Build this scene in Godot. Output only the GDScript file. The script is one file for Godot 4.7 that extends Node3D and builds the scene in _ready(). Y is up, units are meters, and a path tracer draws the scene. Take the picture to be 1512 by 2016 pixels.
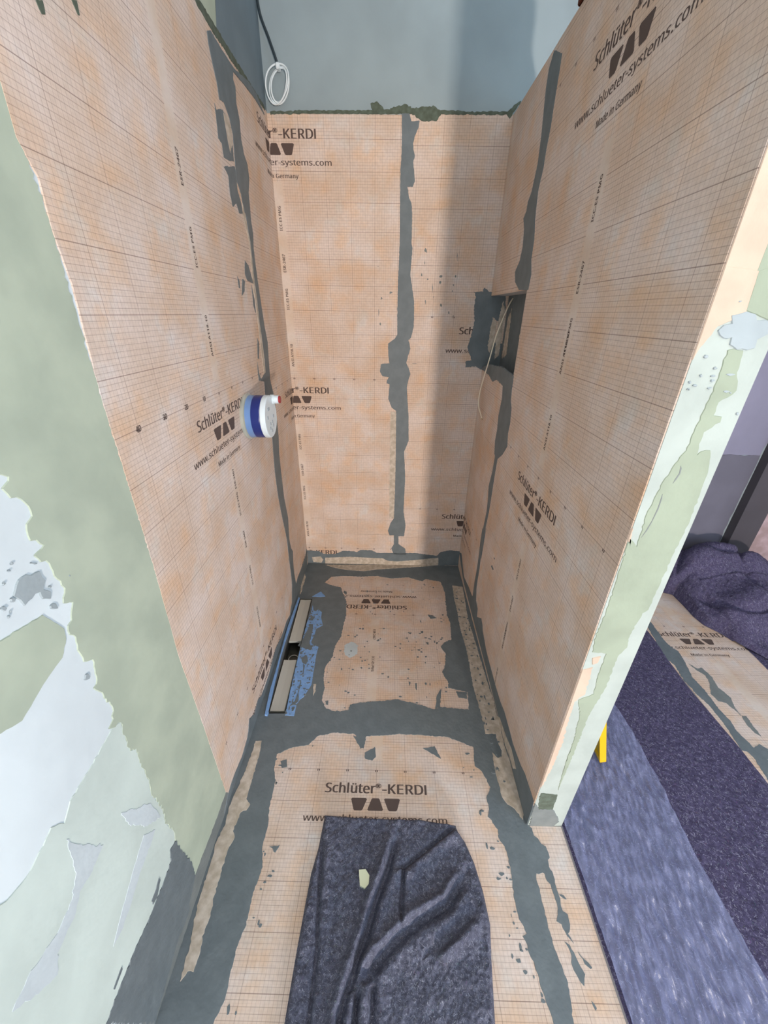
extends Node3D
# A tiled-shower alcove under construction: printed waterproofing membrane on the walls and floor,
# joints closed with grey sealing mortar, a linear drain, a mixer box and felt floor protection.
# World: x right, y up, z towards the camera; the alcove's back wall is the plane z = 0. Units: metres.

const HALF := 0.475          # half the width of the alcove
const DEPTH := 1.388         # front end of the partition
const THICK := 0.106         # thickness of the partition
const TOP := 2.095           # top of the membrane and of the partition
const ROOM_X := 3.2
const ROOM_Z := 6.0
const ROOM_Y := 2.75

# outlines in millimetres on their own surface (floor: x z, back wall and end face: x y, side walls: z y)
const OUTLINE := {
	"sheet_far": "-341 198 -306 139 -220 129 -132 133 -34 122 54 145 152 129 237 166 260 143 344 166 359 266 346 446 356 512 345 624 307 643 287 672 307 715 295 778 278 819 299 875 292 897 373 917 365 997 315 994 251 988 224 1000 163 980 75 958 -14 970 -73 976 -116 988 -120 1013 -171 1019 -209 1008 -234 967 -230 916 -243 861 -244 803 -219 746 -215 675 -195 622 -191 542 -185 462 -196 354 -224 285 -240 237 -289 225",
	"sheet_near": "-330 2600 -345 1781 -333 1747 -335 1665 -324 1624 -326 1568 -317 1507 -331 1460 -330 1409 -339 1354 -341 1277 -356 1240 -359 1191 -308 1164 -252 1155 -225 1121 -163 1105 -86 1109 -62 1142 -50 1163 -42 1117 1 1113 89 1105 175 1108 262 1112 303 1127 353 1148 345 1214 367 1233 385 1283 364 1314 366 1347 357 1367 380 1401 379 1430 390 1444 393 1468 392 1504 390 1530 386 1559 386 1583 387 1600 395 1613 399 1626 387 1631 392 1640 393 1654 398 1669 404 1694 404 1713 409 1728 412 1745 415 1767 395 2600",
	"mortar_floor": "475 0 475 1385 487 1397 486 1415 496 1422 501 1435 513 1442 515 1454 515 1468 508 1473 505 1489 511 1500 511 1517 509 1532 510 1551 507 1571 508 1582 519 1588 518 1599 514 1614 505 1624 513 1641 501 1627 496 1607 485 1602 492 1589 499 1565 496 1545 496 1528 488 1520 488 1505 464 1505 459 1518 461 1533 460 1546 459 1570 459 1601 460 1628 461 1652 467 1680 471 1706 466 1736 460 1766 480 2600 -475 2600 -475 0",
	"splot_a": "491 1638 501 1645 508 1663 513 1680 518 1692 508 1711 501 1704 494 1686 493 1673 499 1662 495 1647",
	"splot_b": "517 1655 528 1668 540 1681 536 1684 525 1675",
	"splot_c": "515 1733 522 1743 518 1747 515 1739",
	"splot_d": "511 1549 523 1550 528 1558 523 1558 517 1554",
	"splot_e": "-44 1178 -8 1156 -4 1192 -16 1205 -42 1198",
	"splot_f": "166 1157 210 1148 229 1192",
	"splot_g": "-310 1459 -281 1455 -289 1473",
	"splot_h": "-339 1215 -319 1208 -312 1234 -329 1237",
	"splot_i": "-91 1115 -60 1163 -50 1160 -68 1125",
	"splot_j": "264 901 241 938 229 996 246 992 257 946",
	"splot_k": "324 914 369 917 364 948 331 944",
	"splot_l": "-218 975 -206 971 -204 991 -214 988",
	"splot_m": "220 645 233 645 227 662",
	"splot_n": "198 574 212 570 211 583 202 585",
	"splot_o": "134 582 153 582 147 594",
	"splot_p": "245 449 273 462 290 475 256 482",
	"splot_q": "-216 269 -199 277 -202 301 -219 285",
	"splot_r": "154 879 162 878 158 914 155 906",
	"splot_s": "127 870 135 874 130 893",
	"patch_pale": "-172 674 -140 650 -107 672 -107 727 -139 749 -166 729",
	"strip_left": "-428 1144 -421 1192 -420 1237 -420 1297 -420 1336 -402 1352 -409 1368 -425 1374 -428 1399 -431 1424 -421 1438 -430 1470 -429 1518 -429 1569 -422 1610 -428 1647 -421 1680 -423 1706 -437 1706 -447 1722 -451 1689 -451 1664 -460 1624 -466 1578 -466 1555 -467 1489 -471 1453 -461 1405 -467 1364 -462 1321 -453 1256 -449 1186 -449 1145",
	"strip_right": "410 199 404 312 404 444 401 550 408 668 406 775 401 890 407 976 408 1016 410 1054 408 1097 446 1096 447 1125 453 1158 449 1180 432 1186 418 1167 415 1197 413 1242 415 1276 415 1305 424 1327 447 1344 466 1375 476 1348 477 1306 478 1260 477 1228 477 1200 470 1174 468 1130 471 1062 470 1015 472 954 467 870 460 667 452 470 468 213",
	"strip_back": "-363 45 -209 55 -4 49 30 31 88 28 201 41 345 62 349 6 -366 -12",
	"strip_back_floor": "-362 19 -295 51 -226 68 -113 77 -25 55 202 24 350 -1 350 -7",
	"strip_back_b": "-446 47 -391 54 -375 31 -388 7 -439 11",
	"strip_bit": "-477 104 -460 147 -457 214 -461 239 -456 278 -457 311 -463 301 -466 254 -479 189 -471 158",
	"strip_bit_b": "-280 895 -269 894 -266 934 -272 952",
	"drain_channel": "-452 350 -387 348 -368 1029 -435 1031",
	"drain_rim": "-461 341 -454 346 -455 545 -457 668 -456 752 -433 1046 -444 1044 -454 932 -456 844 -462 695 -467 570",
	"drain_flange": "-373 397 -372 466 -378 530 -378 620 -377 735 -375 847 -371 930 -367 999 -366 1041 -330 1043 -331 994 -322 970 -310 958 -296 920 -288 898 -295 743 -294 688 -325 675 -333 653 -325 604 -324 572 -295 546 -313 490 -315 451 -337 431 -348 445 -361 439",
	"drain_flange_b": "-389 326 -364 298 -347 282 -316 323 -339 328",
	"dmort_a": "-363 755 -337 744 -328 769 -331 794 -349 784",
	"dmort_b": "-391 682 -375 637 -358 542 -345 542 -341 578 -339 670 -320 702 -327 710 -353 703",
	"dmort_c": "-344 789 -336 799 -333 846 -321 848 -347 851 -337 841",
	"dmort_d": "-338 882 -334 886 -334 938 -326 978 -338 994 -357 1002 -341 978 -336 946",
	"dmort_e": "-371 472 -345 491 -354 517 -364 511",
	"seam_back": "75 2095 84 2072 115 2075 113 2057 101 2034 93 2008 95 1992 102 1972 97 1951 102 1916 106 1892 98 1875 76 1875 86 1836 95 1822 100 1788 102 1682 107 1666 103 1592 102 1567 113 1515 124 1463 127 1396 127 1356 117 1311 105 1301 116 1262 105 1225 99 1198 111 1175 121 1147 110 1105 106 1081 121 937 127 806 116 775 105 744 117 602 116 450 116 378 131 289 125 212 91 211 93 155 135 124 142 80 68 78 50 122 66 155 64 218 37 217 27 248 42 302 61 332 63 519 61 718 58 901 57 964 33 981 15 1025 20 1096 5 1101 6 1114 17 1131 -16 1134 -29 1155 -24 1190 -10 1193 17 1194 11 1234 9 1283 38 1303 52 1323 49 1426 49 1515 50 1600 52 1681 49 1813 47 1921 50 2003 47 2095",
	"top_smear": "2 2108 48 2118 61 2121 82 2109 120 2114 171 2115 199 2096 180 2075 138 2073 123 2075 101 2086 83 2097 47 2095 18 2100",
	"top_smear_b": "-73 2122 -49 2128 -28 2113 -23 2104 -46 2096 -67 2105",
	"top_smear_c": "446 2099 475 2124 496 2133 478 2109 461 2084",
	"tape_back": "28 958 56 959 62 718 62 519 61 332 35 332 30 518 28 780",
	"bot_back": "-487 -18 -479 96 -400 91 -367 72 -299 73 -253 97 -185 96 -162 90 -140 108 -72 106 -38 87 46 89 131 91 198 92 335 75 355 103 410 117 472 112 494 7",
	"niche_smear": "394 1504 435 1505 439 1521 461 1505 477 1503 538 1498 549 1407 516 1388 491 1406 509 1298 562 1286 572 1197 528 1164 464 1175 439 1189 391 1182 388 1208 418 1214 391 1271 400 1315 408 1357 411 1387 401 1445 406 1485",
	"fleck_back_0": "-38 1597 -40 1596 -43 1596 -45 1596 -43 1597 -40 1597",
	"fleck_back_1": "19 1494 12 1492 12 1496 12 1499 18 1501 25 1497",
	"fleck_back_2": "-28 1467 -27 1472 -28 1475 -25 1478 -20 1473 -24 1470",
	"fleck_back_3": "-38 1414 -38 1425 -37 1430 -35 1416 -36 1406 -37 1401",
	"fleck_back_4": "-31 1373 -28 1373 -27 1368 -27 1362 -30 1362 -33 1367",
	"fleck_back_5": "167 1664 169 1660 171 1650 165 1653 159 1656 163 1667",
	"fleck_back_6": "155 1570 156 1561 153 1563 150 1564 152 1574 154 1572",
	"fleck_back_7": "245 1560 239 1558 232 1560 235 1566 240 1567 245 1566",
	"fleck_back_8": "238 1532 235 1536 233 1541 238 1546 243 1541 241 1537",
	"fleck_back_9": "204 1512 203 1522 203 1535 206 1521 206 1511 206 1498",
	"fleck_back_10": "174 1465 176 1470 178 1462 178 1456 177 1451 176 1458",
	"fleck_back_11": "248 1456 252 1451 253 1445 249 1443 245 1447 245 1454",
	"fleck_back_12": "288 1424 290 1415 287 1415 285 1416 285 1425 286 1425",
	"fleck_back_13": "315 1406 310 1405 305 1405 308 1407 309 1407 312 1407",
	"fleck_back_14": "140 1195 128 1195 131 1196 137 1196 146 1196 152 1195",
	"fleck_back_15": "303 1560 301 1564 304 1568 307 1567 307 1563 306 1559",
	"fleck_back_16": "303 1638 303 1651 305 1642 305 1633 307 1620 305 1629",
	"fleck_back_17": "298 1533 301 1531 300 1529 300 1526 298 1528 295 1530",
	"fleck_back_18": "297 1508 298 1505 297 1503 295 1505 293 1507 295 1509",
	"fleck_back_19": "185 1550 182 1548 178 1548 178 1552 179 1553 182 1554",
	"fleck_back_20": "164 1609 163 1606 163 1613 163 1615 164 1618 166 1611",
	"fleck_back_21": "212 1478 211 1482 211 1484 213 1485 214 1482 213 1479",
	"seam_left": "565 2057 565 2033 554 2001 540 1973 537 1938 501 1945 469 1923 455 1889 465 1834 475 1777 447 1749 434 1701 425 1703 417 1663 410 1621 414 1562 416 1507 411 1453 416 1387 409 1318 408 1246 415 1198 490 1178 442 1167 450 1119 430 933 440 873 451 792 446 665 423 548 391 418 389 369 393 292 390 216 391 154 413 101 435 48 463 40 493 16 559 36 614 31 678 38 748 55 810 47 871 31 936 30 981 36 1017 58 1067 44 1112 79 1137 45 1157 32 1215 22 1273 36 1318 38 1347 31 1382 10 1112 4 874 4 607 2 249 1 37 4 10 111 53 88 127 87 203 87 272 93 318 81 328 106 336 166 333 234 315 292 342 330 355 396 333 500 361 625 362 757 359 846 338 917 332 1048 341 1101 366 1164 354 1240 341 1303 358 1358 369 1437 377 1503 382 1559 382 1610 367 1656 374 1690 367 1741 365 1769 339 1812 340 1849 367 1870 378 1902 372 1951 385 1984 375 2024 389 2035 380 2056 269 2068 152 2076 45 2072 66 2077 133 2097 221 2095 367 2067 465 2067 537 2070",
	"seam_left_b": "582 1915 574 1905 525 1922 494 1915 467 1896 472 1853 478 1821 528 1810 565 1806 564 1836 588 1840 584 1877",
	"seam_left_bare": "520 1917 485 1920 467 1896 471 1864 503 1834 512 1862 517 1896",
	"seam_left_c": "575 1783 476 1809 474 1779 479 1751 459 1723 453 1697 490 1690 504 1714 542 1697 552 1726 546 1770",
	"seam_left_d": "493 1563 462 1551 437 1511 431 1499 493 1505 510 1524",
	"seam_left_e": "542 1507 520 1503 540 1470 570 1457",
	"seam_left_f": "588 1510 574 1499 576 1478 588 1479",
	"seam_left_g": "455 1495 441 1452 443 1407 462 1429",
	"seam_left_h": "462 1324 453 1303 476 1252 488 1257",
	"seam_left_i": "496 1247 495 1208 478 1177 507 1181 507 1210",
	"tape_left": "444 1726 433 1707 419 1649 407 1622 411 1556 411 1507 407 1450 411 1383 404 1314 404 1242 411 1194 436 1197 435 1302 433 1404 438 1484 421 1620 439 1659 457 1697",
	"sheet_edge": "1352 1660 1355 1609 1342 1582 1336 1573 1342 1514 1335 1445 1349 1271 1349 1120 1350 934 1361 677 1351 395 1345 56",
	"green_main": "1350 1672 1352 1660 1342 1514 1349 1271 1350 934 1351 395 1345 56 1444 5 1529 12 1553 73 1549 138 1559 224 1562 277 1555 303 1565 363 1558 412 1567 491 1560 520 1559 566 1560 593 1555 630 1568 644 1565 687 1561 720 1580 732 1586 740 1577 741 1562 764 1568 807 1578 837 1567 843 1559 884 1573 896 1574 923 1568 945 1575 965 1560 982 1548 1000 1563 1010 1554 1022 1556 1051 1560 1086 1572 1102 1552 1108 1567 1125 1563 1148 1550 1154 1552 1177 1569 1197 1572 1205 1557 1217 1566 1223 1607 1245 1397 1670 1358 1673",
	"green_oval": "1706 1043 1661 1030 1636 1025 1615 1021 1599 1018 1589 995 1580 974 1584 957 1602 936 1630 930 1664 919 1687 910 1713 922 1748 958",
	"green_pale": "1577 731 1642 721 1691 717 1713 697 1728 720 1773 704 1800 710 1813 719 1848 771 1917 630 1865 259 1827 255 1781 260 1732 260 1681 250 1626 252 1594 257 1584 287 1566 278 1555 303 1565 363 1558 412 1567 491 1560 520 1559 566 1560 593 1555 630 1568 644 1565 687 1561 720",
	"pale_a": "1722 671 1714 635 1686 565 1726 555 1747 559 1764 541 1792 534 1809 530 1823 501 1847 526 1871 566 1843 574 1795 560 1759 569 1737 598",
	"pale_b": "1619 440 1594 403 1613 393 1660 383 1694 366 1731 353 1757 358 1722 384 1671 414",
	"pale_c": "1636 563 1576 472 1570 405 1604 443 1634 518",
	"grey_left": "1612 1082 1601 1087 1576 1078 1574 1061 1583 1051 1574 1040 1578 1032 1588 1040 1588 1052 1602 1052 1614 1050 1616 1061 1621 1071 1616 1077",
	"fleck_left_0": "1603 1111 1603 1110 1605 1111 1606 1112 1604 1113 1604 1113 1603 1112",
	"fleck_left_1": "1611 1105 1612 1105 1613 1106 1612 1106 1611 1106 1611 1106 1610 1104",
	"fleck_left_2": "1626 1093 1625 1095 1625 1096 1623 1096 1623 1095 1623 1093 1624 1093",
	"fleck_left_3": "1626 1069 1626 1071 1623 1070 1621 1066 1622 1066 1624 1064 1627 1067",
	"fleck_left_4": "1639 1068 1637 1067 1636 1063 1637 1063 1639 1062 1640 1065 1642 1068",
	"fleck_left_5": "1571 1048 1570 1047 1570 1046 1572 1046 1573 1048 1573 1049 1572 1049",
	"fleck_left_6": "1575 1016 1575 1010 1580 1014 1584 1018 1583 1022 1579 1022 1575 1018",
	"fleck_left_7": "1579 861 1583 864 1586 868 1582 872 1581 873 1577 871 1576 864",
	"fleck_left_8": "1639 1050 1639 1051 1639 1052 1638 1052 1637 1052 1637 1050 1638 1050",
	"fleck_left_9": "1634 1055 1634 1056 1633 1057 1633 1056 1633 1055 1634 1054 1635 1055",
	"fleck_left_10": "1582 1097 1578 1094 1574 1091 1575 1091 1576 1091 1579 1094 1581 1096",
	"fleck_left_11": "1536 1043 1535 1041 1536 1041 1536 1040 1537 1041 1537 1042 1536 1043",
	"dark_left": "1562 277 1559 224 1549 138 1553 73 1575 60 1588 55 1612 27 1650 31 1659 41 1784 5 1827 255 1781 260 1732 260 1681 250 1626 252 1594 257 1584 287",
	"dark_left_b": "1634 285 1633 275 1656 256 1669 261 1668 274 1650 276",
	"dark_left_c": "1767 289 1767 282 1792 279 1792 284",
	"fillet_left": "1345 56 1302 -28 1431 7 1535 5 1676 5 1784 5 1796 75 1667 52 1555 70 1517 71 1455 61",
	"slate_left": "485 2074 347 2274 -164 2538 65 2352 -11 2097 258 2093",
	"green_top": "591 2098 470 2100 485 2074 347 2274 597 2144",
	"dab_a": "1240 1786 1225 1791 1227 1777 1234 1774 1237 1778",
	"dab_b": "1153 1827 1140 1832 1141 1816 1145 1815 1149 1821",
	"seam_right": "425 2087 399 2060 398 2019 410 1965 424 1906 430 1836 409 1773 383 1751 381 1727 357 1711 386 1676 400 1622 388 1584 349 1555 369 1521 432 1493 536 1488 542 1531 517 1575 515 1628 491 1683 482 1723 475 1759 493 1809 493 1854 502 1901 500 1966 502 2010 501 2049",
	"seam_right_low": "409 1161 425 1115 417 1074 411 1044 422 988 416 938 434 888 450 881 444 808 422 732 441 679 450 619 435 522 423 437 425 516 423 441 432 357 433 285 426 198 431 112 405 99 323 90 241 69 187 58 55 130 3 104 67 76 151 48 224 32 462 25 823 19 1049 11 1226 7 1390 4 1401 20 1383 126 1356 125 1322 121 1301 119 1269 104 1225 94 1184 87 1143 91 1070 93 1012 78 928 75 763 84 670 114 656 131 623 141 556 87 544 131 499 142 473 197 470 250 473 314 466 373 474 446 478 546 476 378 468 541 482 635 484 719 483 765 484 824 486 881 543 919 587 967 570 1012 576 1051 563 1106 541 1127 528 1181",
	"niche_low": "-50 1174 144 1212 360 1225 526 1215 534 1176 409 1161 300 1170 235 1152 171 1167 80 1173",
	"tape_right": "1016 -7 1044 24 1123 39 1189 61 1250 52 1232 21 1178 16 1108 -7 1048 -21",
	"fleck_right_0": "646 462 675 459 665 449 638 448",
	"fleck_right_1": "653 505 667 509 662 499",
	"end_orange": "457 1477 522 1470 526 1424 526 1418 494 1402 479 1373 473 1345 473 1301 472 1266 474 1208 472 1144 473 1073 482 1023 475 1038 466 1153 465 1216 462 1295 462 1373 461 1431",
	"end_olive_top": "522 1470 547 1478 581 1408 563 1411 543 1418 526 1423",
	"end_grey": "497 1396 502 1402 513 1405 508 1415 525 1420 541 1417 546 1409 571 1408 576 1397 565 1390 557 1385 559 1374 549 1371 534 1372 521 1378 520 1387 508 1386",
	"end_olive": "522 1370 545 1369 548 1339 559 1312 539 1294 539 1273 553 1271 554 1263 534 1246 538 1206 549 1215 557 1215 568 1180 573 1076 568 1002 566 872 557 862 549 801 554 764 542 735 544 638 529 524 530 410 527 199 520 291 517 430 507 535 491 587 522 610 515 679 515 744 483 747 479 789 481 877 479 952 476 1042 495 1023 491 1094 499 1157 512 1203 518 1214 521 1278 524 1324",
	"end_peach_a": "488 728 504 734 502 714 493 709",
	"end_peach_b": "470 688 496 699 500 609 481 581 484 504 489 429 487 326 476 212 468 228 470 441 475 575",
	"end_dark": "473 128 491 95 515 96 536 93 553 60 566 29 555 -3 482 -9",
	"end_olive_low": "483 181 530 175 533 97 491 95 483 149",
	"fleck_end_0": "496 1361 495 1359 492 1359 490 1360 491 1362 494 1362",
	"fleck_end_1": "514 1344 512 1343 511 1344 511 1345 513 1346 516 1344",
	"fleck_end_2": "496 1332 495 1333 494 1334 496 1335 498 1333 497 1332",
	"fleck_end_3": "482 1323 481 1324 483 1325 485 1323 484 1322 483 1322",
	"fleck_end_4": "490 1320 493 1320 495 1319 495 1318 492 1318 489 1319",
	"fleck_end_5": "485 1314 486 1314 486 1312 484 1313 482 1313 483 1314",
	"fleck_end_6": "517 1334 518 1333 515 1333 511 1333 513 1334 515 1334",
	"fleck_end_7": "519 1326 516 1325 514 1326 514 1327 517 1327 519 1327",
	"fleck_end_8": "516 1314 514 1315 513 1315 516 1316 519 1316 518 1315",
	"fleck_end_9": "536 1335 533 1336 539 1337 546 1336 543 1335 539 1334",
	"fleck_end_10": "539 1311 543 1312 548 1311 546 1310 544 1309 541 1310",
	"fleck_end_11": "550 1310 552 1309 552 1308 551 1308 549 1309 549 1309",
	"fleck_end_12": "577 1278 578 1276 577 1275 574 1276 574 1278 575 1278",
	"fleck_end_13": "514 1434 512 1433 510 1433 511 1434 512 1434 513 1434",
	"crack_a": "518 1188 521 1183 522 1173 519 1162 516 1155 517 1163 520 1174",
	"crack_b": "505 1135 507 1127 508 1105 505 1078 502 1060 496 1044 500 1060 504 1080 506 1107",
	"strip_dark": "1373 473 1364 524 1350 606 1325 664 1328 712 1347 746 1334 829 1342 904 1355 955 1356 1008 1353 1054 1342 1121 1341 1136 1357 1139 1363 1171 1355 1202 1348 1239 1442 1130 1425 1111 1393 1127 1388 1097 1381 1058 1390 1016 1383 972 1387 912 1388 863 1381 817 1397 767 1409 716 1418 667 1399 637 1394 591 1403 494 1402 465",
	"strip_smear": "1417 739 1439 766 1461 760 1471 809 1458 861 1473 915 1456 952 1449 997 1446 975 1433 939 1407 931 1402 897 1435 847 1448 804 1426 772",
	"strip_smear_b": "1453 997 1469 997 1462 1043 1459 1080 1446 1068 1441 1036",
	"mat": "-158 1386 -52 1378 69 1377 156 1385 251 1400 270 1425 291 1481 303 1545 308 1612 297 1674 290 1721 283 1770 -187 1778 -187 1707 -183 1658 -179 1588 -175 1521 -164 1463 -157 1411",
	"fold_a": "73 1414 42 1510 10 1578 -13 1647 -35 1699 -63 1770",
	"fold_b": "251 1400 174 1449 88 1505",
	"fold_b2": "86 1509 81 1547 75 1632",
	"fold_c": "269 1505 200 1583 127 1613 65 1648 14 1689 -26 1727",
	"fold_d": "8 1715 7 1775",
	"fold_d2": "-26 1733 -30 1769",
	"fold_e": "269 1593 204 1638 153 1667",
	"fold_l": "-158 1392 -143 1575 -138 1631 -132 1667 -132 1757",
	"scrap": "-40 1516 -21 1515 -10 1527 -11 1546 -21 1555 -35 1549",
	"bundle": "1592 44 1619 225 1661 245 1661 341 1656 424 1666 486 1714 551 1736 613 1800 715",
}

var used := {}
var M := {}
var noise := FastNoiseLite.new()

# ------------------------------------------------------------------ helpers
func put(node: Node3D, called: String, parent: Node = self) -> Node3D:
	node.name = called
	if parent == self:
		var n: int = used.get(called, 0)
		used[called] = n + 1
		if n > 0:
			node.name = "%s_%03d" % [called, n]
	parent.add_child(node, true)
	return node

func mesh_node(called: String, mesh: Mesh, mat: Material, parent: Node = self) -> MeshInstance3D:
	var o := MeshInstance3D.new()
	o.mesh = mesh
	o.material_override = mat
	put(o, called, parent)
	return o

func tag(o: Node, label: String, category := "", group := "", kind := "") -> Node:
	if label: o.set_meta("label", label)
	if category: o.set_meta("category", category)
	if group: o.set_meta("group", group)
	if kind: o.set_meta("kind", kind)
	return o

func start() -> SurfaceTool:
	var st := SurfaceTool.new()
	st.begin(Mesh.PRIMITIVE_TRIANGLES)
	return st

func vert(st: SurfaceTool, p: Vector3, n: Vector3, uv := Vector2.ZERO, uv2 := Vector2.ZERO) -> void:
	st.set_normal(n)
	st.set_uv(uv)
	st.set_uv2(uv2)
	st.add_vertex(p)

# a triangle turned so that its front faces n (Godot: clockwise)
func tri(st: SurfaceTool, a: Vector3, b: Vector3, c: Vector3, n: Vector3, ua := Vector2.ZERO, ub := Vector2.ZERO, uc := Vector2.ZERO) -> void:
	if (b - a).cross(c - a).dot(n) > 0.0:
		vert(st, a, n, ua, ua); vert(st, c, n, uc, uc); vert(st, b, n, ub, ub)
	else:
		vert(st, a, n, ua, ua); vert(st, b, n, ub, ub); vert(st, c, n, uc, uc)

func quad(st: SurfaceTool, a: Vector3, b: Vector3, c: Vector3, d: Vector3, n: Vector3) -> void:
	tri(st, a, b, c, n, Vector2(0, 0), Vector2(1, 0), Vector2(1, 1))
	tri(st, a, c, d, n, Vector2(0, 0), Vector2(1, 1), Vector2(0, 1))

# a box with chamfered edges
func box(st: SurfaceTool, lo: Vector3, hi: Vector3, c := 0.0, t := Transform3D()) -> void:
	var mid := (lo + hi) / 2.0
	var h := (hi - lo) / 2.0
	c = minf(c, minf(h.x, minf(h.y, h.z)) * 0.9)
	for ax in 3:
		var b := (ax + 1) % 3
		var d := (ax + 2) % 3
		for s in [-1.0, 1.0]:
			var n := Vector3.ZERO
			n[ax] = s
			var q := []
			for k in [[-1, -1], [1, -1], [1, 1], [-1, 1]]:
				var p := mid
				p[ax] += s * h[ax]
				p[b] += k[0] * (h[b] - c)
				p[d] += k[1] * (h[d] - c)
				q.append(t * p)
			quad(st, q[0], q[1], q[2], q[3], (t.basis * n).normalized())
	if c <= 0.0:
		return
	for ax in 3:                       # edges along ax
		var b := (ax + 1) % 3
		var d := (ax + 2) % 3
		for sb in [-1.0, 1.0]:
			for sd in [-1.0, 1.0]:
				var n := Vector3.ZERO
				n[b] = sb; n[d] = sd
				var q := []
				for k in [[-1, 0], [1, 0], [1, 1], [-1, 1]]:
					var p := mid
					p[ax] += k[0] * (h[ax] - c)
					p[b] += sb * (h[b] - (c if k[1] else 0.0))
					p[d] += sd * (h[d] - (0.0 if k[1] else c))
					q.append(t * p)
				quad(st, q[0], q[1], q[2], q[3], (t.basis * n).normalized())
	for sx in [-1.0, 1.0]:
		for sy in [-1.0, 1.0]:
			for sz in [-1.0, 1.0]:
				var s := Vector3(sx, sy, sz)
				var q := []
				for ax in 3:
					var p := h - Vector3(c, c, c)
					p[ax] = h[ax]
					q.append(t * (mid + p * s))
				tri(st, q[0], q[1], q[2], (t.basis * s).normalized())

# a surface that patches are laid on: origin, directions of its two coordinates, outward normal
class Face:
	var o: Vector3
	var u: Vector3
	var v: Vector3
	var n: Vector3
	var area: Rect2
	func _init(o_: Vector3, u_: Vector3, v_: Vector3, n_: Vector3, area_: Rect2) -> void:
		o = o_; u = u_; v = v_; n = n_; area = area_
	func at(p: Vector2, h := 0.0) -> Vector3:
		return o + u * p.x + v * p.y + n * h

var FLOOR := Face.new(Vector3.ZERO, Vector3.RIGHT, Vector3.BACK, Vector3.UP, Rect2(-HALF, 0, 3.6, 5))
var BACK := Face.new(Vector3.ZERO, Vector3.RIGHT, Vector3.UP, Vector3.BACK, Rect2(-HALF, 0, 3.6, 2.75))
var LEFT := Face.new(Vector3(-HALF, 0, 0), Vector3.BACK, Vector3.UP, Vector3.RIGHT, Rect2(0, 0, 5, 2.75))
var RIGHT := Face.new(Vector3(HALF, 0, 0), Vector3.BACK, Vector3.UP, Vector3.LEFT, Rect2(0, 0, DEPTH, TOP))
var END := Face.new(Vector3(0, 0, DEPTH), Vector3.RIGHT, Vector3.UP, Vector3.BACK, Rect2(HALF, 0, THICK, TOP))

func outline(key: String) -> PackedVector2Array:
	var f: PackedFloat64Array = OUTLINE[key].split_floats(" ")
	var r := PackedVector2Array()
	for i in f.size() / 2:
		r.append(Vector2(f[i * 2], f[i * 2 + 1]) / 1000.0)
	return r

func rect(x0: float, y0: float, x1: float, y1: float) -> PackedVector2Array:
	return PackedVector2Array([Vector2(x0, y0), Vector2(x1, y0), Vector2(x1, y1), Vector2(x0, y1)])

# a torn edge: the outline cut into short pieces and pushed in and out
func torn(poly: PackedVector2Array, amp: float, step := 0.006, seed_ := 1.0) -> PackedVector2Array:
	if amp <= 0.0:
		return poly
	var r := PackedVector2Array()
	var run := 0.0
	for i in poly.size():
		var a := poly[i]
		var b := poly[(i + 1) % poly.size()]
		var l := a.distance_to(b)
		var k := maxi(1, int(l / step))
		var nn := (b - a).orthogonal().normalized()
		for j in k:
			var t := j / float(k)
			var w := noise.get_noise_2d((run + l * t) * 9000.0, seed_ * 371.0) + 0.5 * noise.get_noise_2d((run + l * t) * 26000.0, seed_ * 97.0 + 50.0)
			r.append(a.lerp(b, t) + nn * w * amp * (0.35 if j == 0 else 1.0))
		run += l
	if Geometry2D.triangulate_polygon(r).is_empty():
		return poly
	return r

# flat piece h0..h1 above a face; pieces is a list of simple outlines; m turns face coordinates into sheet coordinates for the texture
func slab(st: SurfaceTool, face: Face, pieces: Array, h0: float, h1: float, m := Transform2D()) -> void:
	for poly: PackedVector2Array in pieces:
		var idx := Geometry2D.triangulate_polygon(poly)
		for i in idx.size() / 3:
			var a := poly[idx[i * 3]]
			var b := poly[idx[i * 3 + 1]]
			var c := poly[idx[i * 3 + 2]]
			tri(st, face.at(a, h1), face.at(b, h1), face.at(c, h1), face.n, m * a, m * b, m * c)
		var turn := -1.0 if Geometry2D.is_polygon_clockwise(poly) else 1.0
		for i in poly.size():
			var a := poly[i]
			var b := poly[(i + 1) % poly.size()]
			var d := (b - a).orthogonal() * turn
			var n := (face.u * d.x + face.v * d.y).normalized()
			if n.length() < 0.5:
				continue
			n = (n + face.n * 0.8).normalized()
			var e := (b - a).normalized().orthogonal() * turn * minf(h1 - h0, 0.0012)
			tri(st, face.at(a + e, h0), face.at(b + e, h0), face.at(b, h1), n, m * a, m * b, m * b)
			tri(st, face.at(a + e, h0), face.at(b, h1), face.at(a, h1), n, m * a, m * b, m * a)

# the outline inside the face's own area and inside keep, less the holes
func cut(face: Face, poly: PackedVector2Array, holes: Array = [], keep: Rect2 = Rect2()) -> Array:
	var a := face.area if keep.size == Vector2.ZERO else keep
	var todo: Array = Geometry2D.intersect_polygons(poly, rect(a.position.x, a.position.y, a.end.x, a.end.y))
	for hole: PackedVector2Array in holes:
		var mid := Vector2.ZERO
		for p in hole: mid += p / hole.size()
		var next := []
		for piece in todo:
			for half in [rect(-9, -9, mid.x, 9), rect(mid.x, -9, 9, 9)]:
				for part in Geometry2D.intersect_polygons(piece, half):
					next.append_array(Geometry2D.clip_polygons(part, hole))
		todo = next
	return todo

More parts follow.
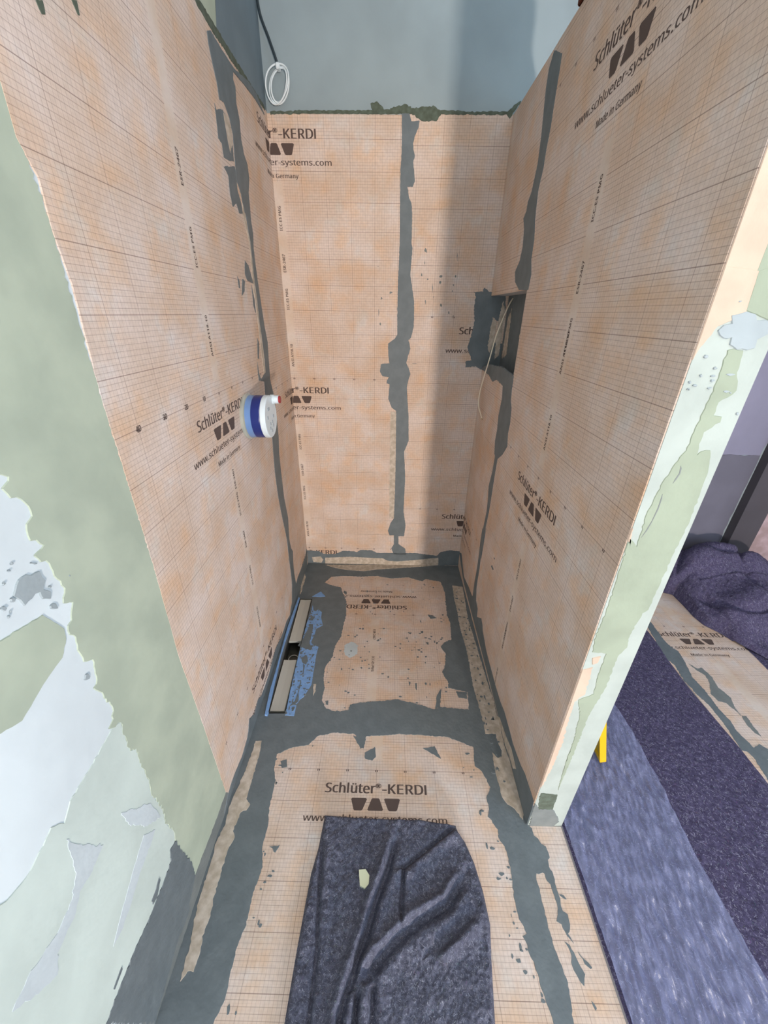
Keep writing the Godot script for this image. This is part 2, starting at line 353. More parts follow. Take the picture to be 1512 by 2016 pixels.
func patch(called: String, parent: Node, face: Face, key: String, mat: Material, h1: float, amp := 0.002, h0 := -0.0004, keep := Rect2()) -> MeshInstance3D:
	var st := start()
	slab(st, face, cut(face, torn(outline(key), amp, 0.006, hash(key) % 97), [], keep), h0, h1)
	return mesh_node(called, st.commit(), mat, parent)

func tube(st: SurfaceTool, pts: PackedVector3Array, r: float, sides := 8, cap := true) -> void:
	var rings := []
	var up := Vector3(0.31, 0.9, 0.27).normalized()
	for i in pts.size():
		var t := (pts[mini(i + 1, pts.size() - 1)] - pts[maxi(i - 1, 0)]).normalized()
		var x := t.cross(up)
		if x.length() < 0.05:
			x = t.cross(Vector3.RIGHT)
		x = x.normalized()
		up = x.cross(t).normalized()
		var ring := []
		for k in sides:
			var an := TAU * k / sides
			ring.append(x * cos(an) + up * sin(an))
		rings.append(ring)
	for i in pts.size() - 1:
		for k in sides:
			var k2 := (k + 1) % sides
			var q := [[i, k], [i, k2], [i + 1, k2], [i + 1, k]]
			var ps := []
			var ns := []
			for e in q:
				ns.append(rings[e[0]][e[1]])
				ps.append(pts[e[0]] + rings[e[0]][e[1]] * r)
			for f in [[0, 1, 2], [0, 2, 3]]:
				var flip: bool = (ps[f[1]] - ps[f[0]]).cross(ps[f[2]] - ps[f[0]]).dot(ns[f[0]]) > 0.0
				var order: Array = [f[0], f[2], f[1]] if flip else f
				for e in order:
					vert(st, ps[e], ns[e])
	if cap:
		for e in [0, pts.size() - 1]:
			var n := (pts[0] - pts[1]).normalized() if e == 0 else (pts[-1] - pts[-2]).normalized()
			for k in sides:
				tri(st, pts[e], pts[e] + rings[e][k] * r, pts[e] + rings[e][(k + 1) % sides] * r, n)

func smooth(pts: Array, n := 8) -> PackedVector3Array:
	var c := Curve3D.new()
	for i in pts.size():
		var d: Vector3 = (pts[mini(i + 1, pts.size() - 1)] - pts[maxi(i - 1, 0)]) / 6.0
		c.add_point(pts[i], -d, d)
	var r := PackedVector3Array()
	for i in pts.size() - 1:
		for k in n:
			r.append(c.sample(i, k / float(n)))
	r.append(pts[-1])
	return r

# a body of revolution about +x: profile of (distance along x, radius)
func lathe(st: SurfaceTool, prof: Array, sides := 40, squash := Vector2.ONE) -> void:
	for i in prof.size() - 1:
		var p: Vector2 = prof[i]
		var q: Vector2 = prof[i + 1]
		var d := (q - p).orthogonal().normalized()
		d = Vector2(d.x, d.y)
		if d.y < 0.0 or (is_zero_approx(d.y) and d.x < 0.0 and i > 0):
			d = -d
		if absf(q.x - p.x) < 1e-6:
			d = Vector2(1, 0)
		for k in sides:
			var a := TAU * k / sides
			var b := TAU * (k + 1) / sides
			var ca := Vector2(cos(a), sin(a)) * squash
			var cb := Vector2(cos(b), sin(b)) * squash
			var na := Vector3(d.x, ca.x * d.y, ca.y * d.y).normalized()
			var nb := Vector3(d.x, cb.x * d.y, cb.y * d.y).normalized()
			var P := [Vector3(p.x, ca.x * p.y, ca.y * p.y), Vector3(p.x, cb.x * p.y, cb.y * p.y), Vector3(q.x, cb.x * q.y, cb.y * q.y), Vector3(q.x, ca.x * q.y, ca.y * q.y)]
			var N := [na, nb, nb, na]
			for f in [[0, 1, 2], [0, 2, 3]]:
				if (P[f[1]] - P[f[0]]).cross(P[f[2]] - P[f[0]]).length() < 1e-12:
					continue
				var flip: bool = (P[f[1]] - P[f[0]]).cross(P[f[2]] - P[f[0]]).dot(N[f[0]] + N[f[1]] + N[f[2]]) > 0.0
				for e in ([f[0], f[2], f[1]] if flip else f):
					vert(st, P[e], N[e])

# ------------------------------------------------------------------ materials
func noise_tex(freq: float, seed_: int, lo: Color, hi: Color, size := 512, oct := 4, as_normal := false) -> NoiseTexture2D:
	var n := FastNoiseLite.new()
	n.seed = seed_
	n.noise_type = FastNoiseLite.TYPE_SIMPLEX_SMOOTH
	n.frequency = freq
	n.fractal_octaves = oct
	var t := NoiseTexture2D.new()
	t.width = size; t.height = size
	t.seamless = true
	t.noise = n
	var g := Gradient.new()
	g.set_color(0, lo); g.set_color(1, hi)
	g.set_offset(0, 0.25); g.set_offset(1, 0.75)
	t.color_ramp = g
	t.generate_mipmaps = false
	return t

func mat(called: String, col: Color, rough := 0.8, metal := 0.0) -> StandardMaterial3D:
	var m := StandardMaterial3D.new()
	m.resource_name = called
	m.albedo_color = col
	m.roughness = rough
	m.metallic = metal
	M[called] = m
	return m

func textured(m: StandardMaterial3D, tex: Texture2D, scale: float, bump: Texture2D = null, bump_cm := 0.0) -> void:
	m.albedo_texture = tex
	m.uv1_triplanar = true
	m.uv1_world_triplanar = true
	m.uv1_scale = Vector3.ONE * scale
	if bump:
		m.heightmap_enabled = true
		m.heightmap_texture = bump
		m.heightmap_scale = bump_cm

# the printed fleece: 1 m of sheet, mottled orange-pink with a centimetre grid and a plain band down the middle
func membrane_image() -> Image:
	var S := 512
	var fields := []
	for k in 4:
		var n := FastNoiseLite.new()
		n.seed = 11 + k
		n.noise_type = FastNoiseLite.TYPE_SIMPLEX_SMOOTH
		n.frequency = [0.012, 0.03, 0.12, 0.010][k]
		n.fractal_octaves = [4, 4, 2, 3][k]
		fields.append(n.get_seamless_image(S, S).get_data())
	var px := PackedByteArray()
	px.resize(S * S * 3)
	var base := Vector3(217, 203, 194)
	var orange := Vector3(223, 188, 155)
	var pale := Vector3(214, 212, 210)
	for i in S * S:
		var a: float = fields[0][i] / 255.0
		var b: float = fields[1][i] / 255.0
		var g: float = (fields[2][i] / 255.0 - 0.5) * 14.0
		var w := smoothstep(0.4, 0.95, a * 0.75 + b * 0.25)
		var q := smoothstep(0.55, 0.9, fields[3][i] / 255.0 * 0.6 + (1.0 - b) * 0.4)
		var c := base.lerp(orange, w * 0.6).lerp(pale, q * 0.7)
		px[i * 3] = int(clampf(c.x + g, 0, 255))
		px[i * 3 + 1] = int(clampf(c.y + g, 0, 255))
		px[i * 3 + 2] = int(clampf(c.z + g, 0, 255))
	var im := Image.create_from_data(S, S, false, Image.FORMAT_RGB8, px)
	im.resize(2048, 2048, Image.INTERPOLATE_CUBIC)
	im.convert(Image.FORMAT_RGBA8)
	var rng := RandomNumberGenerator.new()
	rng.seed = 5
	# fine weave of the fleece
	var weave := Image.create(2048, 1, false, Image.FORMAT_RGBA8)
	for k in 409:
		var col := Color(0.55, 0.42, 0.36, rng.randf_range(0.03, 0.13)) if k % 2 else Color(1, 0.97, 0.94, rng.randf_range(0.02, 0.12))
		weave.fill(col)
		im.blend_rect(weave, Rect2i(0, 0, 2048, 1), Vector2i(0, k * 5 + rng.randi_range(0, 1)))
	var weave2 := Image.create(1, 2048, false, Image.FORMAT_RGBA8)
	for k in 409:
		var col := Color(0.55, 0.42, 0.36, rng.randf_range(0.02, 0.11)) if k % 2 else Color(1, 0.97, 0.94, rng.randf_range(0.02, 0.12))
		weave2.fill(col)
		im.blend_rect(weave2, Rect2i(0, 0, 1, 2048), Vector2i(k * 5 + rng.randi_range(0, 1), 0))
	# printed grid: a line each centimetre, a stronger one each ten
	var band := Rect2i(1024 - 42, int(0.235 * 2048), 84, int(0.73 * 2048))
	var keep := im.get_region(band)
	for k in 100:
		var big := k % 10 == 0
		var th := 3 if big else 2
		var at := int(k * 20.48)
		var line := Image.create(2048, th, false, Image.FORMAT_RGBA8)
		line.fill(Color(0.36, 0.29, 0.27, 0.46 if big else 0.25))
		im.blend_rect(line, Rect2i(0, 0, 2048, th), Vector2i(0, at))
		var post := Image.create(th, 2048, false, Image.FORMAT_RGBA8)
		post.fill(Color(0.36, 0.29, 0.27, 0.30 if big else 0.15))
		im.blend_rect(post, Rect2i(0, 0, th, 2048), Vector2i(at, 0))
	var veil := Image.create(band.size.x, band.size.y, false, Image.FORMAT_RGBA8)
	veil.fill(Color(0.845, 0.80, 0.76, 0.55))
	im.blit_rect(keep, Rect2i(Vector2i.ZERO, band.size), band.position)
	im.blend_rect(veil, Rect2i(Vector2i.ZERO, band.size), band.position)
	# figures on the scale line
	var dot := Image.create(10, 16, false, Image.FORMAT_RGBA8)
	dot.fill(Color(0.25, 0.2, 0.2, 0.8))
	for k in 10:
		im.blend_rect(dot, Rect2i(0, 0, 6, 14), Vector2i(int(k * 204.8) - 9, 0))
		im.blend_rect(dot, Rect2i(0, 0, 6, 14), Vector2i(int(k * 204.8) + 3, 0))
	return im

# grey recycled felt: matted fibres, flecks of colour
func felt_image(seed_: int, dark: Color, light: Color) -> Image:
	var S := 1024
	var n := FastNoiseLite.new()
	n.seed = seed_
	n.frequency = 0.02
	n.fractal_octaves = 6
	var f := n.get_seamless_image(S, S).get_data()
	var px := PackedByteArray()
	px.resize(S * S * 3)
	for i in S * S:
		var c := dark.lerp(light, 0.2 + 0.6 * smoothstep(0.2, 0.9, f[i] / 255.0))
		px[i * 3] = int(c.r * 255); px[i * 3 + 1] = int(c.g * 255); px[i * 3 + 2] = int(c.b * 255)
	var im := Image.create_from_data(S, S, false, Image.FORMAT_RGB8, px)
	var rng := RandomNumberGenerator.new()
	rng.seed = seed_
	for k in 24000:
		var p := Vector2(rng.randf() * S, rng.randf() * S)
		var d := Vector2.from_angle(rng.randf() * TAU)
		var bend := rng.randf_range(-0.12, 0.12)
		var col := dark.darkened(0.5)
		var kind := rng.randf()
		if kind > 0.86: col = Color(0.78, 0.80, 0.85)
		elif kind > 0.55: col = light.lightened(rng.randf() * 0.3)
		elif kind > 0.535: col = Color.from_hsv(rng.randf(), 0.55, 0.6)
		for s in rng.randi_range(6, 20):
			var x := posmod(int(p.x), S)
			var y := posmod(int(p.y), S)
			im.set_pixel(x, y, im.get_pixel(x, y).lerp(col, 0.65))
			if kind > 0.92:
				im.set_pixel((x + 1) % S, y, im.get_pixel((x + 1) % S, y).lerp(col, 0.6))
			p += d
			d = d.rotated(bend)
	return im

func make_materials() -> void:
	var soft := noise_tex(0.006, 3, Color(0.95, 0.95, 0.95), Color(1, 1, 1))
	var grain := noise_tex(0.05, 8, Color(0.25, 0.25, 0.25), Color(0.8, 0.8, 0.8), 512, 5)
	var trowel := noise_tex(0.012, 21, Color(0.935, 0.94, 0.945), Color(1, 1, 1), 512, 5)
	var smudge := noise_tex(0.02, 33, Color(0.87, 0.855, 0.83), Color(1, 1, 1), 512, 5)
	var blotch := noise_tex(0.01, 47, Color(0.96, 0.925, 0.88), Color(1, 1, 1), 512, 5)
	var m := mat("membrane", Color(1, 1, 1), 0.9)
	m.albedo_texture = ImageTexture.create_from_image(membrane_image())
	m.detail_enabled = true
	m.detail_albedo = blotch
	m.detail_blend_mode = BaseMaterial3D.BLEND_MODE_MUL
	m.detail_uv_layer = BaseMaterial3D.DETAIL_UV_2
	m.uv2_scale = Vector3(0.77, 0.77, 1)
	m.heightmap_enabled = true
	m.heightmap_texture = grain
	m.heightmap_scale = 0.03
	textured(mat("mortar", Color(0.42, 0.463, 0.483), 0.62), trowel, 2.3, grain, 0.05)
	textured(mat("mortar_thin", Color(0.47, 0.50, 0.50), 0.7), trowel, 2.3, grain, 0.05)
	textured(mat("tape", Color(0.80, 0.765, 0.715), 0.85), smudge, 3.0, grain, 0.03)
	textured(mat("plaster_white", Color(0.84, 0.89, 0.91), 0.9), soft, 0.9, grain, 0.04)
	textured(mat("plaster_green", Color(0.70, 0.75, 0.68), 0.9), trowel, 0.9, grain, 0.04)
	textured(mat("plaster_pale", Color(0.78, 0.84, 0.82), 0.9), soft, 1.1, grain, 0.04)
	textured(mat("plaster_bluish", Color(0.76, 0.81, 0.83), 0.9), soft, 1.6, grain, 0.04)
	textured(mat("plaster_edge", Color(0.665, 0.71, 0.69), 0.9), soft, 2.0, grain, 0.04)
	textured(mat("plaster_olive", Color(0.585, 0.635, 0.565), 0.9), soft, 2.0, grain, 0.04)
	textured(mat("plaster_smear", Color(0.36, 0.41, 0.365), 0.85), smudge, 4.0, grain, 0.05)
	textured(mat("plaster_grey", Color(0.62, 0.67, 0.69), 0.85), soft, 2.0, grain, 0.04)
	textured(mat("plaster_slate", Color(0.45, 0.52, 0.56), 0.9), soft, 1.2, grain, 0.03)
	textured(mat("plaster_back", Color(0.59, 0.655, 0.68), 0.9), soft, 0.8, grain, 0.03)
	textured(mat("plaster_lilac", Color(0.54, 0.54, 0.63), 0.9), soft, 0.8, grain, 0.03)
	textured(mat("plaster_dusk", Color(0.42, 0.42, 0.48), 0.9), soft, 0.8, grain, 0.03)
	textured(mat("plaster_pink", Color(0.72, 0.64, 0.67), 0.9), smudge, 1.0, grain, 0.04)
	textured(mat("peach", Color(0.78, 0.70, 0.63), 0.9), soft, 3.0, grain, 0.03)
	textured(mat("screed", Color(0.55, 0.54, 0.55), 0.9), soft, 1.0, grain, 0.05)
	textured(mat("ceiling_paint", Color(0.86, 0.87, 0.87), 0.9), soft, 0.7)
	textured(mat("pillar_dark", Color(0.30, 0.29, 0.32), 0.9), soft, 0.8, grain, 0.03)
	mat("print", Color(0.34, 0.285, 0.265), 0.85)
	mat("steel", Color(0.76, 0.78, 0.76), 0.38, 0.35)
	mat("steel_dark", Color(0.32, 0.33, 0.31), 0.45, 0.7)
	textured(mat("flange_blue", Color(0.50, 0.66, 0.86), 0.8), trowel, 6.0, grain, 0.05)
	mat("blue_dark", Color(0.10, 0.17, 0.45), 0.3)
	var cl := mat("blue_clear", Color(0.45, 0.62, 0.86, 0.72), 0.3)
	cl.transparency = BaseMaterial3D.TRANSPARENCY_ALPHA
	var sh := mat("clear_shell", Color(0.86, 0.93, 0.90, 0.35), 0.3)
	sh.transparency = BaseMaterial3D.TRANSPARENCY_ALPHA
	mat("white_plastic", Color(0.84, 0.90, 0.93), 0.35)
	mat("faint_ink", Color(0.62, 0.68, 0.72), 0.6)
	mat("red_plastic", Color(0.62, 0.12, 0.16), 0.4)
	mat("brass", Color(0.60, 0.52, 0.25), 0.35, 0.8)
	mat("cable_white", Color(0.88, 0.93, 0.95), 0.4)
	mat("cable_cream", Color(0.93, 0.90, 0.82), 0.5)
	mat("conduit", Color(0.17, 0.22, 0.25), 0.5)
	mat("yellow", Color(0.90, 0.72, 0.05), 0.4)
	mat("black_rubber", Color(0.05, 0.05, 0.05), 0.7)
	mat("vial", Color(0.6, 0.9, 0.2), 0.15)
	textured(mat("brick_clay", Color(0.48, 0.26, 0.18), 0.9), smudge, 5.0, grain, 0.1)
	var fm := mat("felt", Color(1, 1, 1), 0.95)
	textured(fm, ImageTexture.create_from_image(felt_image(4, Color(0.215, 0.22, 0.28), Color(0.41, 0.43, 0.51))), 2.6, grain, 0.12)
	var fr := mat("felt_violet", Color(1, 1, 1), 0.95)
	textured(fr, ImageTexture.create_from_image(felt_image(9, Color(0.215, 0.195, 0.31), Color(0.35, 0.33, 0.46))), 2.0, grain, 0.12)
	var fi := mat("film", Color(0.66, 0.70, 0.88, 0.36), 0.2)
	fi.transparency = BaseMaterial3D.TRANSPARENCY_ALPHA
	mat("paper", Color(0.84, 0.86, 0.74), 0.8)
	mat("pvc", Color(0.9, 0.9, 0.9), 0.4)
	var gl := mat("glass", Color(1, 1, 1, 0.05), 0.05)
	gl.transparency = BaseMaterial3D.TRANSPARENCY_ALPHA
	var lf := mat("lamp_face", Color(1, 1, 1), 0.5)
	lf.emission_enabled = true
	lf.emission = Color(1.0, 0.93, 0.82)
	lf.emission_energy_multiplier = 2.0

# ------------------------------------------------------------------ lettering
var font: Font
var bold: Font

# flat glyph faces of a text, centred, in metres: list of triangles
func glyphs(text: String, width: float, fnt: Font) -> PackedVector3Array:
	var tm := TextMesh.new()
	tm.text = text
	tm.font = fnt
	tm.font_size = 48
	tm.pixel_size = 0.01
	tm.depth = 0.001
	tm.curve_step = 1.0
	var out := PackedVector3Array()
	var lo := 1e9
	var hi := -1e9
	for s in tm.get_surface_count():
		var a := tm.surface_get_arrays(s)
		var v: PackedVector3Array = a[Mesh.ARRAY_VERTEX]
		var nn: PackedVector3Array = a[Mesh.ARRAY_NORMAL]
		var idx: PackedInt32Array = a[Mesh.ARRAY_INDEX] if a[Mesh.ARRAY_INDEX] != null else PackedInt32Array(range(v.size()))
		for i in idx.size() / 3:
			if nn[idx[i * 3]].z > 0.5 and v[idx[i * 3]].z > 0.0:
				for k in 3:
					out.append(v[idx[i * 3 + k]])
					lo = minf(lo, v[idx[i * 3 + k]].x)
					hi = maxf(hi, v[idx[i * 3 + k]].x)
	var sc := width / maxf(hi - lo, 0.001)
	for i in out.size():
		out[i] = Vector3((out[i].x - (lo + hi) / 2.0) * sc, out[i].y * sc, 0)
	return out

# a text of given width and height, its lowest point on y
func seated(text: String, width: float, x: float, y: float, height: float) -> PackedVector3Array:
	var g := glyphs(text, width, font)
	var low := 1e9
	var top := -1e9
	for p in g:
		low = minf(low, p.y); top = maxf(top, p.y)
	for i in g.size():
		g[i] = Vector3(g[i].x + x, (g[i].y - low) * height / (top - low) + y, 0)
	return g

# baseline of TextMesh text is off centre: shift so that the lowest point of plain capitals sits at y
func lay(st: SurfaceTool, g: PackedVector3Array, t: Transform3D, low: Vector3, high: Vector3) -> void:
	var n := t.basis.z
	for i in g.size() / 3:
		var a := t * g[i * 3]
		var b := t * g[i * 3 + 1]
		var c := t * g[i * 3 + 2]
		var mid := (a + b + c) / 3.0
		if mid.x < low.x or mid.y < low.y or mid.z < low.z or mid.x > high.x or mid.y > high.y or mid.z > high.z:
			continue
		tri(st, a, b, c, n)

var logo_cache := {}
func logo_part(key: String) -> PackedVector3Array:
	if logo_cache.has(key):
		return logo_cache[key]
	var g := PackedVector3Array()
	match key:
		"name":
			g = seated("Schlüter", 0.1655, -0.0848, 0.0, 0.032)
			g.append_array(seated("-KERD", 0.1345, 0.0895, 0.0, 0.0295))
			g.append_array(seated("l", 0.0046, 0.1652, 0.0, 0.0295))      # the plain bar of a capital I
			g.append_array(seated("®", 0.017, 0.0085, 0.0165, 0.0145))
		"web":
			g = seated("www.schlueter-systems.com", 0.452, 0.0, 0.0, 0.0255)
		"made":
			g = seated("Made in Germany", 0.178, 0.0, 0.0, 0.0195)
		"mark":
			for t in [[-0.0805, -0.0265, -0.069, -0.042], [-0.012, 0.012, -0.0265, 0.0265], [0.0265, 0.0805, 0.042, 0.069]]:
				var p := PackedVector2Array()
				var raw := [Vector2(t[0], 0), Vector2(t[1], 0), Vector2(t[3], -0.036), Vector2(t[2], -0.036)]
				for k in 4:
					var v: Vector2 = raw[k]
					p.append(v.lerp(raw[(k + 3) % 4], 0.09)); p.append(v.lerp(raw[(k + 1) % 4], 0.09))
				for e in Geometry2D.triangulate_polygon(p):
					g.append(Vector3(p[e].x, p[e].y, 0))
		_:
			g = glyphs(key, 0.0085 * key.length(), bold)
	if key == "name" or key == "web" or key == "made":          # a medium weight: the glyphs laid twice, a hair apart
		var w := 0.0012 if key == "name" else 0.0005
		var twice := PackedVector3Array()
		for p in g:
			twice.append(p - Vector3(w, 0, 0))
		for p in g:
			twice.append(p + Vector3(w, 0, 0.00005))
		g = twice
	logo_cache[key] = g
	return g

# the whole imprint; t: x along the lines, y up the letters, z out of the sheet, origin on the scale line at the sheet's middle
func imprint(parent: Node, t: Transform3D, low: Vector3, high: Vector3, marks: Array = [], with_logo := true) -> void:
	t = t.translated_local(Vector3(0, 0, 0.0003))
	var st := start()
	var m: ArrayMesh
	if not with_logo:
		low = -Vector3(9, 9, 9); high = Vector3(9, 9, 9)
	lay(st, logo_part("name"), t.translated_local(Vector3(0, -0.0745, 0)), low, high)
	lay(st, logo_part("mark"), t.translated_local(Vector3(0, -0.088, 0)), low, high)
	lay(st, logo_part("web"), t.translated_local(Vector3(0, -0.1615, 0)), low, high)
	lay(st, logo_part("made"), t.translated_local(Vector3(0, -0.201, 0)), low, high)
	m = st.commit()
	if with_logo and m.get_surface_count():
		tag(mesh_node("printed_logo", m, M.print, parent), "dark brown printed maker's imprint")
	for k in marks:
		var s2 := start()
		lay(s2, logo_part(k[0]), t * Transform3D(Basis(Vector3(0, 0, 1), PI / 2), Vector3(k[2] if k.size() > 2 else 0.0, k[1], 0)), low, high)
		m = s2.commit()
		if m.get_surface_count():
			mesh_node("printed_mark", m, M.print, parent)

# ------------------------------------------------------------------ pieces of the scene
func membrane(parent: Node, face: Face, pieces: Array, m: Transform2D, label: String, h1 := 0.0014) -> MeshInstance3D:
	var st := start()
	slab(st, face, pieces, -0.0004, h1, m)
	st.generate_tangents()
	var o := mesh_node("membrane_sheet", st.commit(), M.membrane, parent)
	return tag(o, label)

# sheet coordinates: u across (0.5 = middle band), v down from the scale line
func sheet_map(u_dir: Vector2, u0: float, v_dir: Vector2, v0: float) -> Transform2D:
	return Transform2D(Vector2(u_dir.x, v_dir.x), Vector2(u_dir.y, v_dir.y), Vector2(u0 + 0.5, v0))

func shell(called: String, boxes: Array, m: Material) -> MeshInstance3D:
	var st := start()
	for b in boxes:
		box(st, b[0], b[1])
	return tag(mesh_node(called, st.commit(), m), "", "", "", "structure")

func heightfield(nx: int, nz: int, f: Callable) -> ArrayMesh:
	var st := start()
	for i in nx + 1:
		for j in nz + 1:
			st.add_vertex(f.call(i / float(nx), j / float(nz)))
	for i in nx:
		for j in nz:
			var a := i * (nz + 1) + j
			for e in [a, a + nz + 1, a + 1, a + 1, a + nz + 1, a + nz + 2]:
				st.add_index(e)
	st.generate_normals()
	return st.commit()

func near_line(p: Vector2, line: PackedVector2Array) -> Vector3:      # signed distance, position along (0..1), absolute distance
	var best := Vector3(9, 0, 9)
	for i in line.size() - 1:
		var q := Geometry2D.get_closest_point_to_segment(p, line[i], line[i + 1])
		var d := p.distance_to(q)
		if d < best.z:
			var side := signf((line[i + 1] - line[i]).cross(p - line[i]))
			var l := line[i].distance_to(line[i + 1])
			best = Vector3(d * side, (i + q.distance_to(line[i]) / maxf(l, 1e-6)) / (line.size() - 1), d)
	return best

func _ready() -> void:
	# ---------------------------------------------------------------- camera, sky, lights, exposure
	noise.seed = 77
	noise.frequency = 0.01
	noise.fractal_octaves = 3
	var cam := Camera3D.new()
	cam.name = "camera"
	cam.fov = 106.00194
	cam.near = 0.02
	cam.far = 50.0
	cam.transform = Transform3D(Basis(Vector3(0.999780, 0.013790, -0.015799), Vector3(-0.019488, 0.889203, -0.457098), Vector3(0.007745, 0.457305, 0.889276)), Vector3(0.019110, 1.411309, 2.017638))
	add_child(cam)
	cam.current = true
	var sky := ProceduralSkyMaterial.new()
	sky.sky_top_color = Color(0.55, 0.68, 0.90)
	sky.sky_horizon_color = Color(0.85, 0.90, 0.96)
	sky.ground_bottom_color = Color(0.45, 0.45, 0.44)
	sky.ground_horizon_color = Color(0.75, 0.77, 0.78)
	var env := Environment.new()
	env.background_mode = Environment.BG_SKY
	env.sky = Sky.new()
	env.sky.sky_material = sky
	env.background_energy_multiplier = 1.0
	env.tonemap_mode = Environment.TONE_MAPPER_LINEAR
	env.tonemap_exposure = 0.96
	env.sdfgi_enabled = true
	env.ssao_enabled = true
	env.ssil_enabled = true
	var we := WorldEnvironment.new()
	we.name = "world"
	we.environment = env
	add_child(we)
	var day := AreaLight3D.new()                       # daylight from an unseen window on the right, placed to light the left wall
	day.name = "unseen_window_daylight"
	day.area_size = Vector2(1.6, 1.4)
	day.light_color = Color(0.78, 0.89, 1.0)
	day.light_energy = 7.8
	day.shadow_enabled = true
	day.position = Vector3(ROOM_X - 0.03, 1.6, 3.9)
	day.rotation = Vector3(0, PI / 2, 0)
	add_child(day)
	var lamp := AreaLight3D.new()                      # unseen lamp behind the camera, lights the back wall past the partition
	lamp.name = "unseen_site_lamp_light"
	lamp.area_size = Vector2(0.18, 0.26)
	lamp.light_color = Color(1.0, 0.925, 0.87)
	lamp.light_energy = 18.5
	lamp.shadow_enabled = true
	var lamp_at := Vector3(1.19, 0.55, 5.6)
	lamp.position = lamp_at + Vector3(0, 0, -0.04)
	lamp.rotation = Vector3(0.08, 0.22, 0)
	add_child(lamp)
	var top := AreaLight3D.new()                       # added ceiling panel, fill light for the floor
	top.name = "added_ceiling_fill_light"
	top.area_size = Vector2(0.6, 0.6)
	top.light_color = Color(1.0, 0.97, 0.93)
	top.light_energy = 1.2
	top.shadow_enabled = true
	top.position = Vector3(1.0, ROOM_Y - 0.06, 2.3)
	top.rotation = Vector3(-PI / 2, 0, 0)
	add_child(top)

	make_materials()
	var sf := SystemFont.new()
	sf.font_names = PackedStringArray(["Droid Sans"])
	font = sf
	var sb := SystemFont.new()
	sb.font_names = PackedStringArray(["Droid Sans"])
	sb.font_weight = 700
	bold = sb

	# ---------------------------------------------------------------- the shell
	var drain := outline("drain_channel")
	var fl := CSGBox3D.new()
	fl.size = Vector3(ROOM_X + HALF + 0.4, 0.2, ROOM_Z + 0.3)
	fl.position = Vector3((ROOM_X + 0.2 - HALF - 0.2) / 2.0, -0.1, ROOM_Z / 2.0)
	fl.material = M.screed
	put(fl, "floor")
	tag(fl, "", "", "", "structure")
	var dmid := (drain[0] + drain[1] + drain[2] + drain[3]) / 4.0
	var dang := atan2((drain[2] + drain[3] - drain[0] - drain[1]).x, (drain[2] + drain[3] - drain[0] - drain[1]).y)
	var trench := CSGBox3D.new()
	trench.operation = CSGShape3D.OPERATION_SUBTRACTION
	trench.size = Vector3(0.068, 0.12, 0.69)
	trench.position = Vector3(dmid.x, 0.0, dmid.y) - fl.position
	trench.rotation.y = dang
	fl.add_child(trench)
	trench.name = "trench"
	shell("ceiling", [[Vector3(-0.7, ROOM_Y, -0.2), Vector3(ROOM_X + 0.2, ROOM_Y + 0.15, ROOM_Z + 0.2)]], M.ceiling_paint)
	var wl := shell("wall_left", [[Vector3(-0.675, 0, -0.2), Vector3(-HALF, ROOM_Y, ROOM_Z + 0.2)]], M.plaster_white)
	var wb := shell("wall_back", [[Vector3(-HALF, 0, -0.2), Vector3(ROOM_X + 0.2, ROOM_Y, 0)]], M.plaster_back)
	shell("wall_front", [[Vector3(-HALF, 0, ROOM_Z), Vector3(ROOM_X, ROOM_Y, ROOM_Z + 0.2)]], M.plaster_white)
	shell("wall_right", [
		[Vector3(ROOM_X, 0, 0), Vector3(ROOM_X + 0.2, 0.88, ROOM_Z + 0.2)],
		[Vector3(ROOM_X, 2.32, 0), Vector3(ROOM_X + 0.2, ROOM_Y, ROOM_Z + 0.2)],
		[Vector3(ROOM_X, 0.88, 0), Vector3(ROOM_X + 0.2, 2.32, 3.08)],
		[Vector3(ROOM_X, 0.88, 4.72), Vector3(ROOM_X + 0.2, 2.32, ROOM_Z + 0.2)]], M.plaster_white)
	var wp := CSGBox3D.new()
	wp.size = Vector3(THICK, TOP, DEPTH)
	wp.position = Vector3(HALF + THICK / 2.0, TOP / 2.0, DEPTH / 2.0)
	wp.material = M.plaster_edge
	put(wp, "wall_partition")
	tag(wp, "", "", "", "structure")
	var hole := CSGBox3D.new()
	hole.operation = CSGShape3D.OPERATION_SUBTRACTION
	hole.size = Vector3(0.18, 0.303, 0.53)
	hole.position = Vector3(HALF - 0.01, 1.3385, 0.26) - wp.position
	wp.add_child(hole)
	hole.name = "recess"
	var win := put(Node3D.new(), "unseen_window_1")  # window out of view, placed so its light reaches the deep left wall
	tag(win, "", "", "", "structure")
	var st := start()
	for b in [[0.88, 0.94, 3.08, 4.72], [2.26, 2.32, 3.08, 4.72], [0.94, 2.26, 3.08, 3.14], [0.94, 2.26, 4.66, 4.72], [0.94, 2.26, 3.87, 3.93]]:
		box(st, Vector3(ROOM_X + 0.06, b[0], b[2]), Vector3(ROOM_X + 0.12, b[1], b[3]), 0.004)
	mesh_node("window_frame", st.commit(), M.pvc, win)
	for z in [3.14, 3.93]:
		st = start()
		box(st, Vector3(ROOM_X + 0.085, 0.94, z), Vector3(ROOM_X + 0.09, 2.26, z + 0.73))
		mesh_node("window_pane", st.commit(), M.glass, win)
	var pillar := shell("trim_1", [[Vector3(2.03, 0, 0), Vector3(2.17, ROOM_Y, 0.05)]], M.pillar_dark)

	# ---------------------------------------------------------------- back wall
	var big := Vector3(9, 9, 9)
	var mapb := sheet_map(Vector2(1, 0), 0.457, Vector2(0, -1), 1.12)
	membrane(wb, BACK, [rect(-HALF, 0, 0.075, TOP - 0.004)], mapb, "left membrane sheet on the back wall")
	var mapb2 := sheet_map(Vector2(1, 0), -0.512, Vector2(0, -1), 1.403)
